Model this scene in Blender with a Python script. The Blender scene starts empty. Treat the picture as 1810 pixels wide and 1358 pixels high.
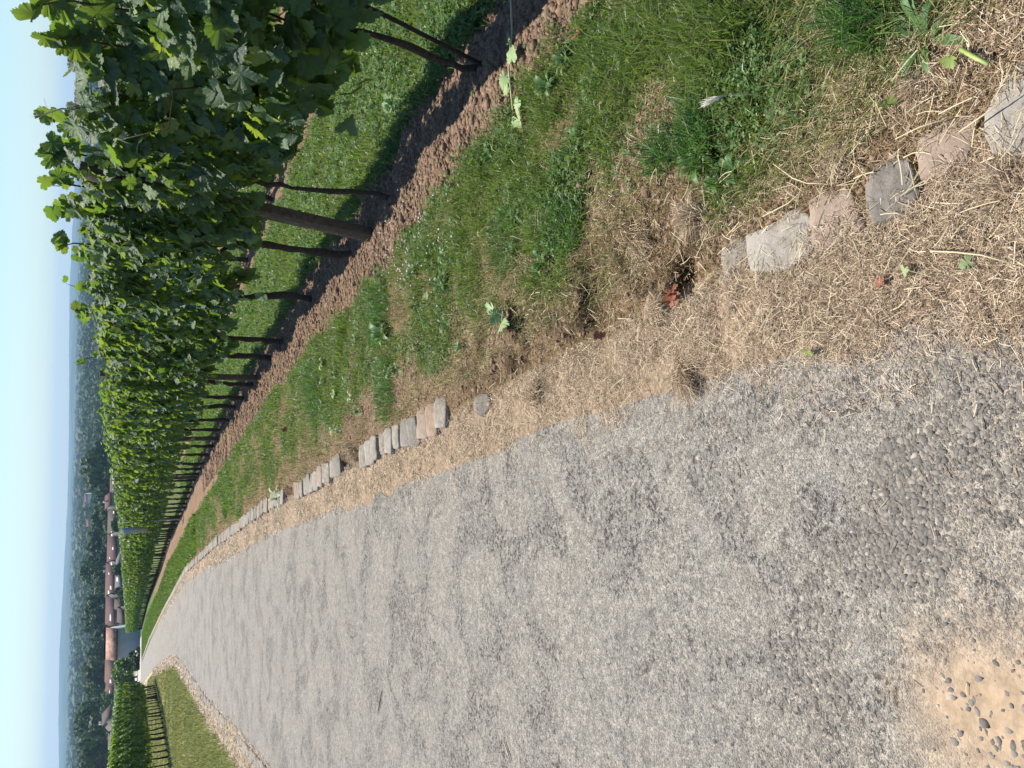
import bpy, math
import numpy as np
from mathutils import Vector, Matrix

C = bpy.context.scene
COL = C.collection
R = math.radians
rng = np.random.default_rng(7)

# ------------------------------------------------------------------ camera
F, ROLL, HV = 1400.0, 0.026, 127.0
PITCH = math.atan((905 - HV) / F)
CAMH, SL = 1.55, 0.064
cam = bpy.data.cameras.new('camera')
cam.sensor_width = 36
cam.lens = 36 * F / 1810
cam.clip_start = 0.05
cam.clip_end = 60000
co = bpy.data.objects.new('camera', cam)
COL.objects.link(co)
Rw = Vector((1, 0, 0)); Uw = Vector((0, math.sin(PITCH), math.cos(PITCH)))
Rt = Rw * math.cos(ROLL) + Uw * math.sin(ROLL)      # picture-right of the upright view
Up = -Rw * math.sin(ROLL) + Uw * math.cos(ROLL)     # picture-up of the upright view
bx, by = -Up, Rt                                    # the photograph was stored on its side
bz = bx.cross(by)
co.matrix_world = Matrix(((bx.x, by.x, bz.x, 0), (bx.y, by.y, bz.y, 0), (bx.z, by.z, bz.z, CAMH), (0, 0, 0, 1)))
C.camera = co

# ------------------------------------------------------------------ light
SUN_AZ, SUN_EL = R(-22), R(54)                      # azimuth from +Y towards +X
w = bpy.data.worlds.new('World'); C.world = w; w.use_nodes = True
nt = w.node_tree; nt.nodes.clear()
out = nt.nodes.new('ShaderNodeOutputWorld'); bg = nt.nodes.new('ShaderNodeBackground')
sky = nt.nodes.new('ShaderNodeTexSky'); sky.sky_type = 'NISHITA'; sky.sun_disc = False
sky.sun_elevation = SUN_EL; sky.sun_rotation = SUN_AZ
sky.altitude = 200; sky.air_density = 1.0; sky.dust_density = 0.5; sky.ozone_density = 1.0
hs = nt.nodes.new('ShaderNodeHueSaturation'); hs.inputs['Saturation'].default_value = 1.12
nt.links.new(sky.outputs[0], hs.inputs['Color']); tn = nt.nodes.new('ShaderNodeMix'); tn.data_type = 'RGBA'; tn.blend_type = 'MULTIPLY'; tn.inputs[0].default_value = 1; tn.inputs[7].default_value = (.84, .96, 1.04, 1)
nt.links.new(hs.outputs[0], tn.inputs[6]); nt.links.new(tn.outputs[2], bg.inputs[0]); bg.inputs[1].default_value = 0.08
nt.links.new(bg.outputs[0], out.inputs[0])
sl = bpy.data.lights.new('sun', 'SUN'); sl.energy = 5.0; sl.angle = R(0.53); sl.color = (1, 0.95, 0.87)
so = bpy.data.objects.new('sun', sl); COL.objects.link(so)
sd = Vector((math.sin(SUN_AZ) * math.cos(SUN_EL), math.cos(SUN_AZ) * math.cos(SUN_EL), math.sin(SUN_EL)))
so.rotation_euler = sd.to_track_quat('Z', 'Y').to_euler()
C.view_settings.view_transform = 'Standard'; C.view_settings.look = 'None'
C.view_settings.exposure = 0.75; C.view_settings.gamma = 1
C.render.engine = 'CYCLES'
C.cycles.max_bounces = 6; C.cycles.diffuse_bounces = 3; C.cycles.glossy_bounces = 2
C.cycles.transmission_bounces = 4; C.cycles.volume_bounces = 1; C.cycles.transparent_max_bounces = 6

# ------------------------------------------------------------------ helpers
def tag(o, label=None, cat=None, group=None, kind=None):
    if label: o['label'] = label
    if cat: o['category'] = cat
    if group: o['group'] = group
    if kind: o['kind'] = kind
    return o

def empty(name, loc, rz=0):
    o = bpy.data.objects.new(name, None); COL.objects.link(o)
    o.location = loc; o.rotation_euler = (0, 0, rz); o.empty_display_size = 0.1
    return o

def mesh(name, V, faces, mat=None, smooth=False, col=None):
    """faces: list of int arrays (n, k)."""
    V = np.asarray(V, np.float32).reshape(-1, 3)
    me = bpy.data.meshes.new(name)
    faces = [np.asarray(f, np.int32) for f in faces if len(f)]
    me.vertices.add(len(V)); me.vertices.foreach_set('co', V.ravel())
    loops = np.concatenate([f.ravel() for f in faces])
    sizes = np.concatenate([np.full(len(f), f.shape[1], np.int32) for f in faces])
    starts = np.concatenate([[0], np.cumsum(sizes)[:-1]]).astype(np.int32)
    me.loops.add(len(loops)); me.loops.foreach_set('vertex_index', loops)
    me.polygons.add(len(sizes)); me.polygons.foreach_set('loop_start', starts)
    try: me.polygons.foreach_set('loop_total', sizes)
    except Exception: pass
    if smooth: me.polygons.foreach_set('use_smooth', np.ones(len(sizes), bool))
    if col is not None:
        a = me.color_attributes.new('tone', 'FLOAT_COLOR', 'POINT')
        c4 = np.ones((len(V), 4), np.float32); c4[:, :3] = col
        a.data.foreach_set('color', c4.ravel())
    me.update(calc_edges=True)
    me.validate()
    if mat: me.materials.append(mat)
    return me

def obj(name, me, parent=None, loc=(0, 0, 0), rz=0):
    o = bpy.data.objects.new(name, me); COL.objects.link(o)
    o.location = loc; o.rotation_euler = (0, 0, rz)
    if parent: o.parent = parent
    return o

def copy_tree(o, parent=None):
    c = o.copy(); COL.objects.link(c)
    if parent: c.parent = parent
    for ch in o.children: copy_tree(ch, c)
    return c

class MB:
    def __init__(s): s.V = []; s.F = {}; s.n = 0
    def add(s, V, F):
        V = np.asarray(V, float).reshape(-1, 3)
        for f in F: s.F.setdefault(len(f), []).append([i + s.n for i in f])
        s.V.append(V); s.n += len(V); return s
    def box(s, x0, x1, y0, y1, z0, z1, M=None):
        V = np.array([(x, y, z) for z in (z0, z1) for y in (y0, y1) for x in (x0, x1)], float)
        if M is not None: V = V @ np.array(M.to_3x3()).T + np.array(M.translation)
        return s.add(V, [(0, 2, 3, 1), (4, 5, 7, 6), (0, 1, 5, 4), (2, 6, 7, 3), (0, 4, 6, 2), (1, 3, 7, 5)])
    def tube(s, P, rad, k=6):
        P = [Vector(p) for p in P]; n = len(P)
        rad = rad if hasattr(rad, '__len__') else [rad] * n
        V = []; prev = None
        for i, p in enumerate(P):
            t = (P[min(i + 1, n - 1)] - P[max(i - 1, 0)]).normalized()
            a = t.orthogonal().normalized() if prev is None else (prev - t * prev.dot(t)).normalized()
            prev = a; b = t.cross(a)
            for j in range(k):
                th = 2 * math.pi * j / k
                V.append(p + (a * math.cos(th) + b * math.sin(th)) * rad[i])
        Fc = [(i * k + j, i * k + (j + 1) % k, (i + 1) * k + (j + 1) % k, (i + 1) * k + j) for i in range(n - 1) for j in range(k)]
        Fc += [tuple(range(k))[::-1], tuple((n - 1) * k + j for j in range(k))]
        return s.add([tuple(v) for v in V], Fc)
    def me(s, name, mat, smooth=False):
        return mesh(name, np.concatenate(s.V), [np.array(f) for f in s.F.values()], mat, smooth)

def _h(ix, iy, s):
    n = (ix.astype(np.int64) * 374761393 + iy.astype(np.int64) * 668265263 + s * 974711) & 0xffffffff
    n = ((n ^ (n >> 13)) * 1274126177) & 0xffffffff
    return ((n ^ (n >> 16)) & 0xffff) / 65535.0
def vnoise(x, y, s=0):
    ix, iy = np.floor(x), np.floor(y); fx, fy = x - ix, y - iy
    fx = fx * fx * (3 - 2 * fx); fy = fy * fy * (3 - 2 * fy)
    a = _h(ix, iy, s); b = _h(ix + 1, iy, s); c = _h(ix, iy + 1, s); d = _h(ix + 1, iy + 1, s)
    return (a * (1 - fx) + b * fx) * (1 - fy) + (c * (1 - fx) + d * fx) * fy
def fbm(x, y, s=0, o=4):
    x = np.asarray(x, float); y = np.asarray(y, float)
    t = 0; a = .5
    for i in range(o):
        t = t + a * vnoise(x * 2 ** i + 17.3 * i, y * 2 ** i - 9.1 * i, s + i); a *= .5
    return t / (1 - .5 ** o)
def ss(a, b, x): t = np.clip((x - a) / (b - a), 0, 1); return t * t * (3 - 2 * t)

# ------------------------------------------------------------------ the lie of the land
KY = [-3, .89, 1.32, 1.73, 3.5, 4.89, 6.45, 7.58, 9.96, 12.65, 17.14, 26.04, 43.0, 71.3, 106.8, 140, 220]
KX = [1.50, .52, .41, .33, -.10, -.43, -.77, -1.06, -1.58, -2.29, -3.48, -6.01, -11.82, -21.8, -35.0, -47, -75]
AY = [-3, .86, 1.18, 1.45, 1.82, 2.24, 2.79, 3.71, 5.71, 9.11, 13.25, 18.3, 26, 43, 71.3, 106.8, 140, 220]
AX = [1.1, .22, .12, .07, 0, -.09, -.19, -.45, -.9, -1.68, -2.85, -4.2, -6.3, -12.1, -22.1, -35.3, -44, -68]
LY = [-3, 1, 5, 9.87, 12, 14.3, 17.5, 21.5, 26.2, 29.4, 33.4, 41.4, 60.6, 91.6, 110, 150, 220]
LX = [-1.45, -2.45, -3.5, -4.77, -5.34, -5.94, -6.81, -7.8, -8.94, -9.76, -10.97, -13.83, -20.7, -32.4, -39.6, -58, -98]
VY = [-3, 1, 3.47, 5.0, 6.06, 7.97, 10.97, 14.17, 17.13, 22.3, 26.84, 38.7, 48.85, 82.2, 114, 150]
VX = [3.1, 2.08, 1.55, 1.22, .98, .66, .03, -.68, -1.36, -2.72, -4.1, -7.4, -10.9, -21.6, -32.9, -46]
WY = [20, 33.4, 36.4, 39.7, 45.2, 53.3, 60]
WX = [-12.2, -14.9, -15.4, -16.0, -17.2, -19.2, -21.4]
kx = lambda y: np.interp(y, KY, KX)
ax_ = lambda y: np.interp(y, AY, AX)
lx = lambda y: np.interp(y, LY, LX)
vx = lambda y: np.interp(y, VY, VX)
wx = lambda y: np.interp(y, WY, WX)
def base_z(y):
    y = np.asarray(y, float)
    a = SL * y; b = 27.0
    k = 3.0
    return -(-k * np.logaddexp(-a / k, -b / k))
def zg(x, y):
    x = np.asarray(x, float); y = np.asarray(y, float)
    d = x - kx(y)
    near = 1 - ss(14, 40, np.hypot(x, y))
    dv = x - vx(y)
    v = ss(.0, .10, d) * .028 + ss(.3, 1.2, d) * .03
    rough = ss(.10, .3, d) * (fbm(x * 3, y * 3, 3, 3) - .5) * .06
    m = np.minimum(np.abs(dv + .05), np.abs(dv - 2.0))
    soil = (1 - ss(.28, .45, m))
    rough = rough + soil * ((fbm(x * 6, y * 6, 9, 2) - .45) * .06 + (fbm(x * 11 + 5, y * 11, 5, 1) - .5) * .014)
    straw = (1 - ss(-.02, .06, d)) * ss(0, .05, x - ax_(y)) * (.004 + .014 * fbm(x * 9, y * 9, 21, 2))
    dl = lx(y) - x
    left = ss(.02, .2, dl) * (.03 + (fbm(x, y, 4) - .5) * .10 * ss(.3, 1.5, dl))
    gaps = 0
    for a, b in ((5.72, 6.28), (8.25, 8.85), (1.80, 1.98)):
        gaps = gaps - .07 * ss(-.03, .03, d) * (1 - ss(.12, .18, d)) * ss(a - .03, a + .03, y) * (1 - ss(b - .03, b + .03, y))
    ho = ss(.02, .10, d) * (1 - ss(.30, .45, d)) * ss(1.75, 2.0, y) * (1 - ss(3.2, 3.8, y))
    rough = rough - ho * np.clip((fbm(x * 7, y * 7, 66, 2) - .42) * .22, -.01, .045)
    return base_z(y) + near * (v + rough + straw) + left * (1 - ss(70, 100, np.hypot(x, y))) + gaps

def ray(px, py):
    U, V = 679 - py, 905 - px
    c, s = math.cos(ROLL), math.sin(ROLL)
    r = (U * c - V * s) / F; u = (U * s + V * c) / F
    return np.array([r, math.cos(PITCH) + u * math.sin(PITCH), -math.sin(PITCH) + u * math.cos(PITCH)])
def at(px, py, dz=0.0):
    d = ray(px, py); t = (CAMH - dz) / (-d[2] - SL * d[1]); p = d * t
    return np.array([p[0], p[1], CAMH + p[2]])
def far(px, py, Y):
    d = ray(px, py); k = Y / d[1]
    return np.array([d[0] * k, Y, CAMH + d[2] * k])

# ------------------------------------------------------------------ materials
def mat(name):
    m = bpy.data.materials.new(name); m.use_nodes = True
    t = m.node_tree; t.nodes.clear()
    o = t.nodes.new('ShaderNodeOutputMaterial')
    return m, t, o
def N(t, kind, **kw):
    n = t.nodes.new(kind)
    for k, v in kw.items():
        if k.startswith('i_'):
            key = k[2:]
            n.inputs[int(key) if key.isdigit() else key].default_value = v
        else: setattr(n, k, v)
    return n
def L(t, a, b): t.links.new(a, b)
def mix(t, f, a, b, mode='MIX'):
    n = t.nodes.new('ShaderNodeMix'); n.data_type = 'RGBA'; n.blend_type = mode
    for s, v in ((0, f), (6, a), (7, b)):
        if hasattr(v, 'is_linked') or isinstance(v, bpy.types.NodeSocket): L(t, v, n.inputs[s])
        elif v is not None: n.inputs[s].default_value = v if s == 0 else (*v, 1)
    return n.outputs[2]
def ramp(t, f, stops):
    n = t.nodes.new('ShaderNodeValToRGB'); e = n.color_ramp.elements
    while len(e) < len(stops): e.new(.5)
    for el, (p, c) in zip(e, stops):
        el.position = p; el.color = (*c, 1) if len(c) == 3 else c
    L(t, f, n.inputs[0]); return n.outputs[0]
def noise(t, scale, detail=4, rough=.6, vec=None, dist=0):
    n = N(t, 'ShaderNodeTexNoise', i_Scale=scale, i_Detail=detail, i_Roughness=rough, i_Distortion=dist)
    if vec is not None: L(t, vec, n.inputs['Vector'])
    return n.outputs['Fac']
def coords(t): return N(t, 'ShaderNodeTexCoord').outputs['Object']
def maths(t, op, a, b=None, c=None):
    n = t.nodes.new('ShaderNodeMath'); n.operation = op
    for i, v in enumerate((a, b, c)):
        if v is None: continue
        if isinstance(v, bpy.types.NodeSocket): L(t, v, n.inputs[i])
        else: n.inputs[i].default_value = v
    return n.outputs[0]
def bsdf(t, o, color, rough=.8, spec=.3, bump=None, bstr=.5, bdist=.01):
    p = N(t, 'ShaderNodeBsdfPrincipled')
    p.inputs['Roughness'].default_value = rough
    p.inputs['Specular IOR Level'].default_value = spec
    if isinstance(color, bpy.types.NodeSocket): L(t, color, p.inputs['Base Color'])
    else: p.inputs['Base Color'].default_value = (*color, 1)
    if bump is not None:
        b = N(t, 'ShaderNodeBump'); b.inputs['Strength'].default_value = bstr; b.inputs['Distance'].default_value = bdist
        L(t, bump, b.inputs['Height']); L(t, b.outputs[0], p.inputs['Normal'])
    L(t, p.outputs[0], o.inputs[0])
    return p
def simple(name, c1, c2=None, scale=8, rough=.8, spec=.3, bstr=.4, bdist=.005, objvar=0, dist=0):
    m, t, o = mat(name); v = coords(t)
    nz = noise(t, scale, 5, .6, v, dist)
    col = ramp(t, nz, [(.3, c1), (.7, c2 or tuple(x * .7 for x in c1))])
    if objvar:
        oi = N(t, 'ShaderNodeObjectInfo')
        hsv = N(t, 'ShaderNodeHueSaturation'); L(t, col, hsv.inputs['Color'])
        L(t, maths(t, 'MULTIPLY_ADD', oi.outputs['Random'], objvar, 1 - objvar / 2), hsv.inputs['Value'])
        L(t, maths(t, 'MULTIPLY_ADD', oi.outputs['Random'], -objvar, 1 + objvar / 2), hsv.inputs['Saturation'])
        col = hsv.outputs[0]
    bsdf(t, o, col, rough, spec, nz, bstr, bdist)
    return m
def leafy(name, stops, tr, trcol, rough=.45, spec=.4, nzscale=0, patch=None, crinkle=0):
    """thin foliage: tint per leaf, with light passing through"""
    m, t, o = mat(name)
    g = N(t, 'ShaderNodeNewGeometry')
    col = ramp(t, g.outputs['Random Per Island'], stops)
    if nzscale:
        col = mix(t, maths(t, 'MULTIPLY', noise(t, nzscale, 3, .6, coords(t)), .5), col, tuple(x * .55 for x in stops[0][1]))
    if patch:
        f = ramp(t, noise(t, 1.6, 5, .65, coords(t), .5), [(.40, (0, 0, 0)), (.62, (1, 1, 1))])
        col = mix(t, maths(t, 'MULTIPLY', f, .75), col, patch, 'MIX')
        col = mix(t, 1, col, ramp(t, noise(t, 6, 4, .6, coords(t)), [(.3, (.62, .68, .7)), (.7, (1.3, 1.25, 1.15))]), 'MULTIPLY')
    p = N(t, 'ShaderNodeBsdfPrincipled'); L(t, col, p.inputs['Base Color'])
    if crinkle:
        bp = N(t, 'ShaderNodeBump', i_Strength=.9, i_Distance=crinkle); L(t, noise(t, 95, 4, .65, coords(t), .8), bp.inputs['Height']); L(t, bp.outputs[0], p.inputs['Normal'])
    p.inputs['Roughness'].default_value = rough; p.inputs['Specular IOR Level'].default_value = spec
    tl = N(t, 'ShaderNodeBsdfTranslucent')
    tc = mix(t, g.outputs['Random Per Island'], trcol, tuple(x * y for x, y in zip(trcol, (.55, .75, .8))))
    L(t, tc, tl.inputs[0])
    mx = N(t, 'ShaderNodeMixShader'); mx.inputs[0].default_value = tr
    L(t, p.outputs[0], mx.inputs[1]); L(t, tl.outputs[0], mx.inputs[2]); L(t, mx.outputs[0], o.inputs[0])
    return m

M_LEAF = leafy('vine_leaf', [(0, (.022, .058, .030)), (.45, (.040, .094, .040)), (.82, (.075, .145, .045)), (1, (.17, .24, .06))], .33, (.42, .56, .05), .5, .36, crinkle=.006)
M_LEAFLET = leafy('fallen_green', [(0, (.12, .22, .05)), (1, (.3, .42, .14))], .25, (.4, .5, .1), .6, .3)
M_GRASS = leafy('grass', [(0, (.03, .07, .016)), (.4, (.075, .14, .028)), (.7, (.15, .21, .05)), (.9, (.30, .31, .12)), (1, (.52, .45, .26))], .3, (.28, .42, .05), .42, .45, patch=(.16, .19, .055))
M_CLOVER = leafy('clover', [(0, (.04, .10, .03)), (.6, (.08, .15, .045)), (1, (.18, .25, .09))], .25, (.25, .40, .06), .65, .2)
M_DRYGRASS = leafy('dry_grass', [(0, (.16, .10, .045)), (.5, (.36, .25, .12)), (.9, (.55, .43, .22)), (1, (.12, .19, .05))], .2, (.5, .4, .2), .7, .2)
M_STRAW = leafy('straw', [(0, (.10, .062, .038)), (.35, (.29, .20, .125)), (.75, (.50, .375, .25)), (1, (.78, .66, .48))], .12, (.5, .4, .25), .55, .3)
M_VERGE = leafy('verge_grass', [(0, (.10, .15, .035)), (.35, (.19, .21, .06)), (.65, (.38, .33, .14)), (1, (.64, .52, .30))], .25, (.4, .42, .12), .6, .2)
M_BARK = simple('bark', (.09, .065, .05), (.03, .022, .018), 40, .9, .2, .9, .01)
M_CANE = simple('cane', (.10, .055, .03), (.05, .03, .02), 60, .7, .3)
M_WOOD = simple('post_wood', (.15, .115, .085), (.07, .055, .045), 30, .85, .2, .6, .003)
M_STEEL = simple('grey_metal', (.42, .45, .47), (.33, .36, .39), 12, .5, .4, .1)
M_WIRE = simple('wire', (.2, .2, .2), (.12, .12, .12), 12, .4, .5, .1)
M_DARKLEAF = leafy('dark_leaf', [(0, (.012, .03, .014)), (1, (.03, .06, .022))], .2, (.08, .16, .03), .5, .3)
M_BUSH = leafy('bush_leaf', [(0, (.03, .07, .02)), (.6, (.07, .13, .035)), (1, (.12, .19, .05))], .3, (.25, .38, .06), .5, .3)
M_FOREST = leafy('forest_leaf', [(0, (.026, .055, .02)), (.5, (.035, .07, .022)), (.85, (.048, .085, .027)), (1, (.065, .10, .033))], .15, (.10, .18, .04), .7, .15)
M_BROWN = leafy('dead_leaf', [(0, (.26, .10, .06)), (1, (.36, .15, .09))], .2, (.4, .15, .06), .6, .3)
M_TWIG = simple('twig', (.05, .035, .03), (.03, .02, .02), 60, .8, .3)
M_PALESTALK = simple('pale_stalk', (.55, .48, .30), (.45, .38, .22), 30, .6, .3)
M_GREENSTEM = simple('green_stem', (.33, .42, .12), (.25, .34, .1), 30, .5, .4)
M_WHITE = simple('off_white', (.72, .70, .62), (.6, .58, .5), 20, .8, .2)

def kerb_mat(name, a, b, spots):
    m, t, o = mat(name); v = coords(t)
    n1 = noise(t, 14, 7, .7, v, .2); n2 = noise(t, 220, 4, .75, v)
    col = ramp(t, n1, [(.36, a), (.60, b)])
    col = mix(t, maths(t, 'MULTIPLY', ramp(t, n2, [(.45, (0, 0, 0)), (.62, (1, 1, 1))]), .35), col, spots)
    oi = N(t, 'ShaderNodeObjectInfo')
    col = mix(t, maths(t, 'MULTIPLY', oi.outputs['Random'], .35), col, (.38, .35, .31))
    h = maths(t, 'ADD', maths(t, 'MULTIPLY', n1, .8), maths(t, 'MULTIPLY', n2, .2))
    bsdf(t, o, col, .9, .15, h, 1, .009)
    return m
M_KERB = kerb_mat('kerb_grey', (.10, .088, .075), (.22, .195, .165), (.08, .07, .06))
M_KERB2 = kerb_mat('kerb_pink', (.20, .13, .09), (.34, .24, .175), (.17, .12, .09))
M_KERB3 = kerb_mat('kerb_pale', (.155, .13, .10), (.34, .30, .25), (.13, .115, .095))

# ground: tone is the soil, straw or turf colour laid out by place
m, t, o = mat('ground'); M_GROUND = m
v = coords(t); at_ = N(t, 'ShaderNodeAttribute', attribute_name='tone')
n1 = noise(t, 45, 6, .7, v, .5); n2 = noise(t, 5, 4, .6, v)
col = mix(t, 1, at_.outputs['Color'], ramp(t, n1, [(.3, (.55, .52, .5)), (.7, (1.35, 1.35, 1.3))]), 'MULTIPLY')
col = mix(t, 1, col, ramp(t, n2, [(.3, (.85, .85, .85)), (.7, (1.12, 1.12, 1.12))]), 'MULTIPLY')
vo = N(t, 'ShaderNodeTexVoronoi', i_Scale=38.0); L(t, v, vo.inputs['Vector'])
h = maths(t, 'ADD', maths(t, 'MULTIPLY', n1, 1.3), maths(t, 'MULTIPLY', vo.outputs['Distance'], .2))
bsdf(t, o, col, .95, .1, h, .9, .02)

# worn asphalt: flush grey chippings bedded in sandy fines
m, t, o = mat('worn_asphalt'); M_ROAD = m
v = coords(t)
wv = N(t, 'ShaderNodeVectorMath', operation='ADD'); L(t, v, wv.inputs[0])
wn = N(t, 'ShaderNodeTexNoise', i_Scale=45.0, i_Detail=3.0); L(t, v, wn.inputs['Vector'])
wm = N(t, 'ShaderNodeVectorMath', operation='SCALE'); L(t, wn.outputs['Color'], wm.inputs[0]); wm.inputs['Scale'].default_value = .012
L(t, wm.outputs[0], wv.inputs[1]); vv = wv.outputs[0]
def cells(sc):
    e = N(t, 'ShaderNodeTexVoronoi', i_Scale=sc); e.feature = 'DISTANCE_TO_EDGE'; L(t, vv, e.inputs['Vector'])
    c = N(t, 'ShaderNodeTexVoronoi', i_Scale=sc); L(t, vv, c.inputs['Vector'])
    sp = N(t, 'ShaderNodeSeparateColor'); L(t, c.outputs['Color'], sp.inputs[0])
    return e.outputs['Distance'], sp
big = noise(t, 2.4, 7, .68, v, .9); med = noise(t, 7, 4, .6, v); fine = noise(t, 320, 3, .7, v)
coarse = ramp(t, big, [(.47, (0, 0, 0)), (.60, (1, 1, 1))])
sepv = N(t, 'ShaderNodeSeparateXYZ'); L(t, v, sepv.inputs[0])
nr = maths(t, 'MULTIPLY', maths(t, 'SUBTRACT', 2.4, maths(t, 'ADD', sepv.outputs['Y'], maths(t, 'MULTIPLY', noise(t, 3, 5, .6, v), 1.7))), 1.0); nr.node.use_clamp = True
spot = N(t, 'ShaderNodeVectorMath', operation='DISTANCE'); L(t, v, spot.inputs[0]); spot.inputs[1].default_value = (-.64, .88, -.06)
sand = ramp(t, maths(t, 'ADD', spot.outputs['Value'], maths(t, 'MULTIPLY', noise(t, 9, 5, .65, v), .35)), [(.24, (1, 1, 1)), (.44, (0, 0, 0))])
eA, cA = cells(62.0); eB, cB = cells(135.0); eC, cC = cells(290.0)
pick_ = ramp(t, noise(t, 15, 4, .7, v), [(.42, (0, 0, 0)), (.58, (1, 1, 1))])
def stones(e, sp, lo, hi):
    msk = ramp(t, e, [(lo, (0, 0, 0)), (hi, (1, 1, 1))])
    drop = maths(t, 'GREATER_THAN', sp.outputs[1], .22)
    return maths(t, 'MULTIPLY', msk, drop)
mA = stones(eA, cA, .10, .20); mB = stones(eB, cB, .08, .20); mC = stones(eC, cC, .06, .22)
useA = maths(t, 'MULTIPLY', pick_, maths(t, 'MAXIMUM', coarse, nr))
fines = ramp(t, noise(t, 2.6, 5, .6, v, .3), [(.3, (.32, .295, .255)), (.7, (.375, .335, .28))])
fines = mix(t, maths(t, 'MULTIPLY', nr, .8), fines, (.44, .345, .24))
gs = lambda sp: ramp(t, sp.outputs[0], [(0, (.12, .117, .11)), (.5, (.20, .19, .173)), (.85, (.265, .245, .217)), (1, (.37, .33, .275))])
col = mix(t, maths(t, 'MULTIPLY', mC, .7), fines, gs(cC))
col = mix(t, maths(t, 'MULTIPLY', mB, .85), col, gs(cB))
col = mix(t, maths(t, 'MULTIPLY', mA, useA), col, mix(t, .45, gs(cA), (.13, .13, .13)))
pit = noise(t, 58, 4, .65, v, .4)
pk = maths(t, 'MULTIPLY', ramp(t, pit, [(.54, (0, 0, 0)), (.62, (1, 1, 1))]), maths(t, 'MULTIPLY_ADD', coarse, .80, .20))
col = mix(t, pk, col, (.075, .07, .062))
col = mix(t, maths(t, 'MULTIPLY', coarse, .18), col, (.16, .15, .14))
col = mix(t, maths(t, 'MULTIPLY', sand, .92), col, mix(t, noise(t, 60, 4, .7, v), (.30, .215, .14), (.43, .31, .20)))
grain = noise(t, 26, 3, .7, v)
col = mix(t, 1, col, ramp(t, grain, [(.35, (.78, .78, .78)), (.65, (1.16, 1.16, 1.16))]), 'MULTIPLY')
h = maths(t, 'ADD', maths(t, 'MULTIPLY', mB, .40), maths(t, 'MULTIPLY', mC, .2))
h = maths(t, 'ADD', h, maths(t, 'MULTIPLY', maths(t, 'MULTIPLY', mA, useA), .9))
h = maths(t, 'SUBTRACT', h, maths(t, 'MULTIPLY', pk, 1.2))
h = maths(t, 'MULTIPLY', h, maths(t, 'SUBTRACT', 1.0, maths(t, 'MULTIPLY', sand, .95)))
h = maths(t, 'ADD', h, maths(t, 'MULTIPLY', fine, .12))
bsdf(t, o, col, .9, .15, h, .9, .0055)

m, t, o = mat('chippings'); M_CHIP = m
g = N(t, 'ShaderNodeNewGeometry'); v = coords(t)
col = ramp(t, g.outputs['Random Per Island'], [(0, (.055, .056, .056)), (.4, (.095, .094, .092)), (.75, (.145, .138, .128)), (.96, (.21, .19, .165)), (1, (.40, .35, .29))])
col = mix(t, maths(t, 'MULTIPLY', noise(t, 220, 3, .6, v), .38), col, (.36, .29, .21))
bsdf(t, o, col, .8, .2, noise(t, 400, 2, .5, v), .3, .002)

def roofmat(name, a, b):
    m, t, o = mat(name); v = coords(t)
    n = noise(t, .5, 5, .7, v)
    wv = N(t, 'ShaderNodeTexWave', i_Scale=1.1, i_Distortion=.4); wv.bands_direction = 'Z'; L(t, v, wv.inputs['Vector'])
    col = ramp(t, n, [(.3, a), (.65, b)])
    col = mix(t, maths(t, 'MULTIPLY', wv.outputs['Fac'], .25), col, tuple(x * .6 for x in a))
    bsdf(t, o, col, .85, .2, wv.outputs['Fac'], .4, .04); return m
M_ROOF = [roofmat('tile_%s' % n, a, b) for n, a, b in (('maroon', (.06, .024, .021), (.105, .045, .036)), ('brown', (.05, .034, .029), (.085, .056, .046)), ('red', (.09, .032, .026), (.125, .055, .042)), ('slate', (.07, .07, .08), (.11, .11, .12)))]
M_HUTROOF = simple('hut_tile', (.12, .06, .045), (.50, .31, .23), 1.1, .85, .2, .2, dist=1.5)
M_PLASTER = simple('grey_plaster', (.36, .39, .41), (.31, .34, .36), .6, .9, .1, .05)
M_RENDER = simple('pale_render', (.20, .185, .165), (.26, .24, .215), .5, .9, .1, .05, objvar=.5)
M_GLASS = simple('dark_glass', (.03, .035, .04), (.05, .05, .06), 2, .15, .5, .02)
M_DARK = simple('dark_timber', (.035, .03, .03), (.02, .018, .018), 4, .8, .2, .1)
M_HILL = simple('hill_woods', (.035, .06, .03), (.07, .09, .04), .004, .95, .05, .0)
M_PATH = simple('pale_gravel', (.46, .41, .34), (.36, .33, .28), 14, .9, .1, .5)

# ------------------------------------------------------------------ the setting
def zones(x, y):
    """weights soil, turf, straw-brown for ground right of the kerb; works on arrays"""
    x = np.asarray(x, float); y = np.asarray(y, float)
    d = x - kx(y); dv = x - vx(y)
    wob = (fbm(x * 2.2, y * 2.2, 11) - .5)
    wob2 = (fbm(x * 7, y * 7, 12) - .5)
    g0 = np.interp(y, [0, 1.2, 2, 3.2, 4.2, 6, 9, 14, 30], [.25, .30, .40, .47, .42, .44, .38, .25, .15])
    s0 = np.interp(y, [1, 3, 6, 10, 13, 17, 25, 50], [-.40, -.36, -.42, -.5, -.62, -.85, -1.0, -1.2])
    turf = ss(-.16, .16, d - g0 + wob * .6 + wob2 * .35)
    soil = ss(-.08, .06, dv - s0 + wob * .16 + wob2 * .14) * (1 - ss(-.04, .12, dv - .22 + wob * .3))
    for k in (2.02, 4.05):
        soil = np.maximum(soil, (1 - ss(.16, .36, np.abs(dv - k + wob * .25))) * (y < 30))
    dry = np.clip((fbm(x * 1.5 + 3, y * 1.5, 14) - .52) * 7, 0, 1) * (1 - ss(.95, 1.3, d))
    dry = np.maximum(dry, np.clip((fbm(x * 5, y * 5, 17) - .62) * 7, 0, 1) * .8 * (dv < .3))
    turf = turf * (1 - soil) * (1 - .85 * dry * (d < 1.6))
    return soil, turf, 1 - np.clip(soil + turf, 0, 1)

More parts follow.
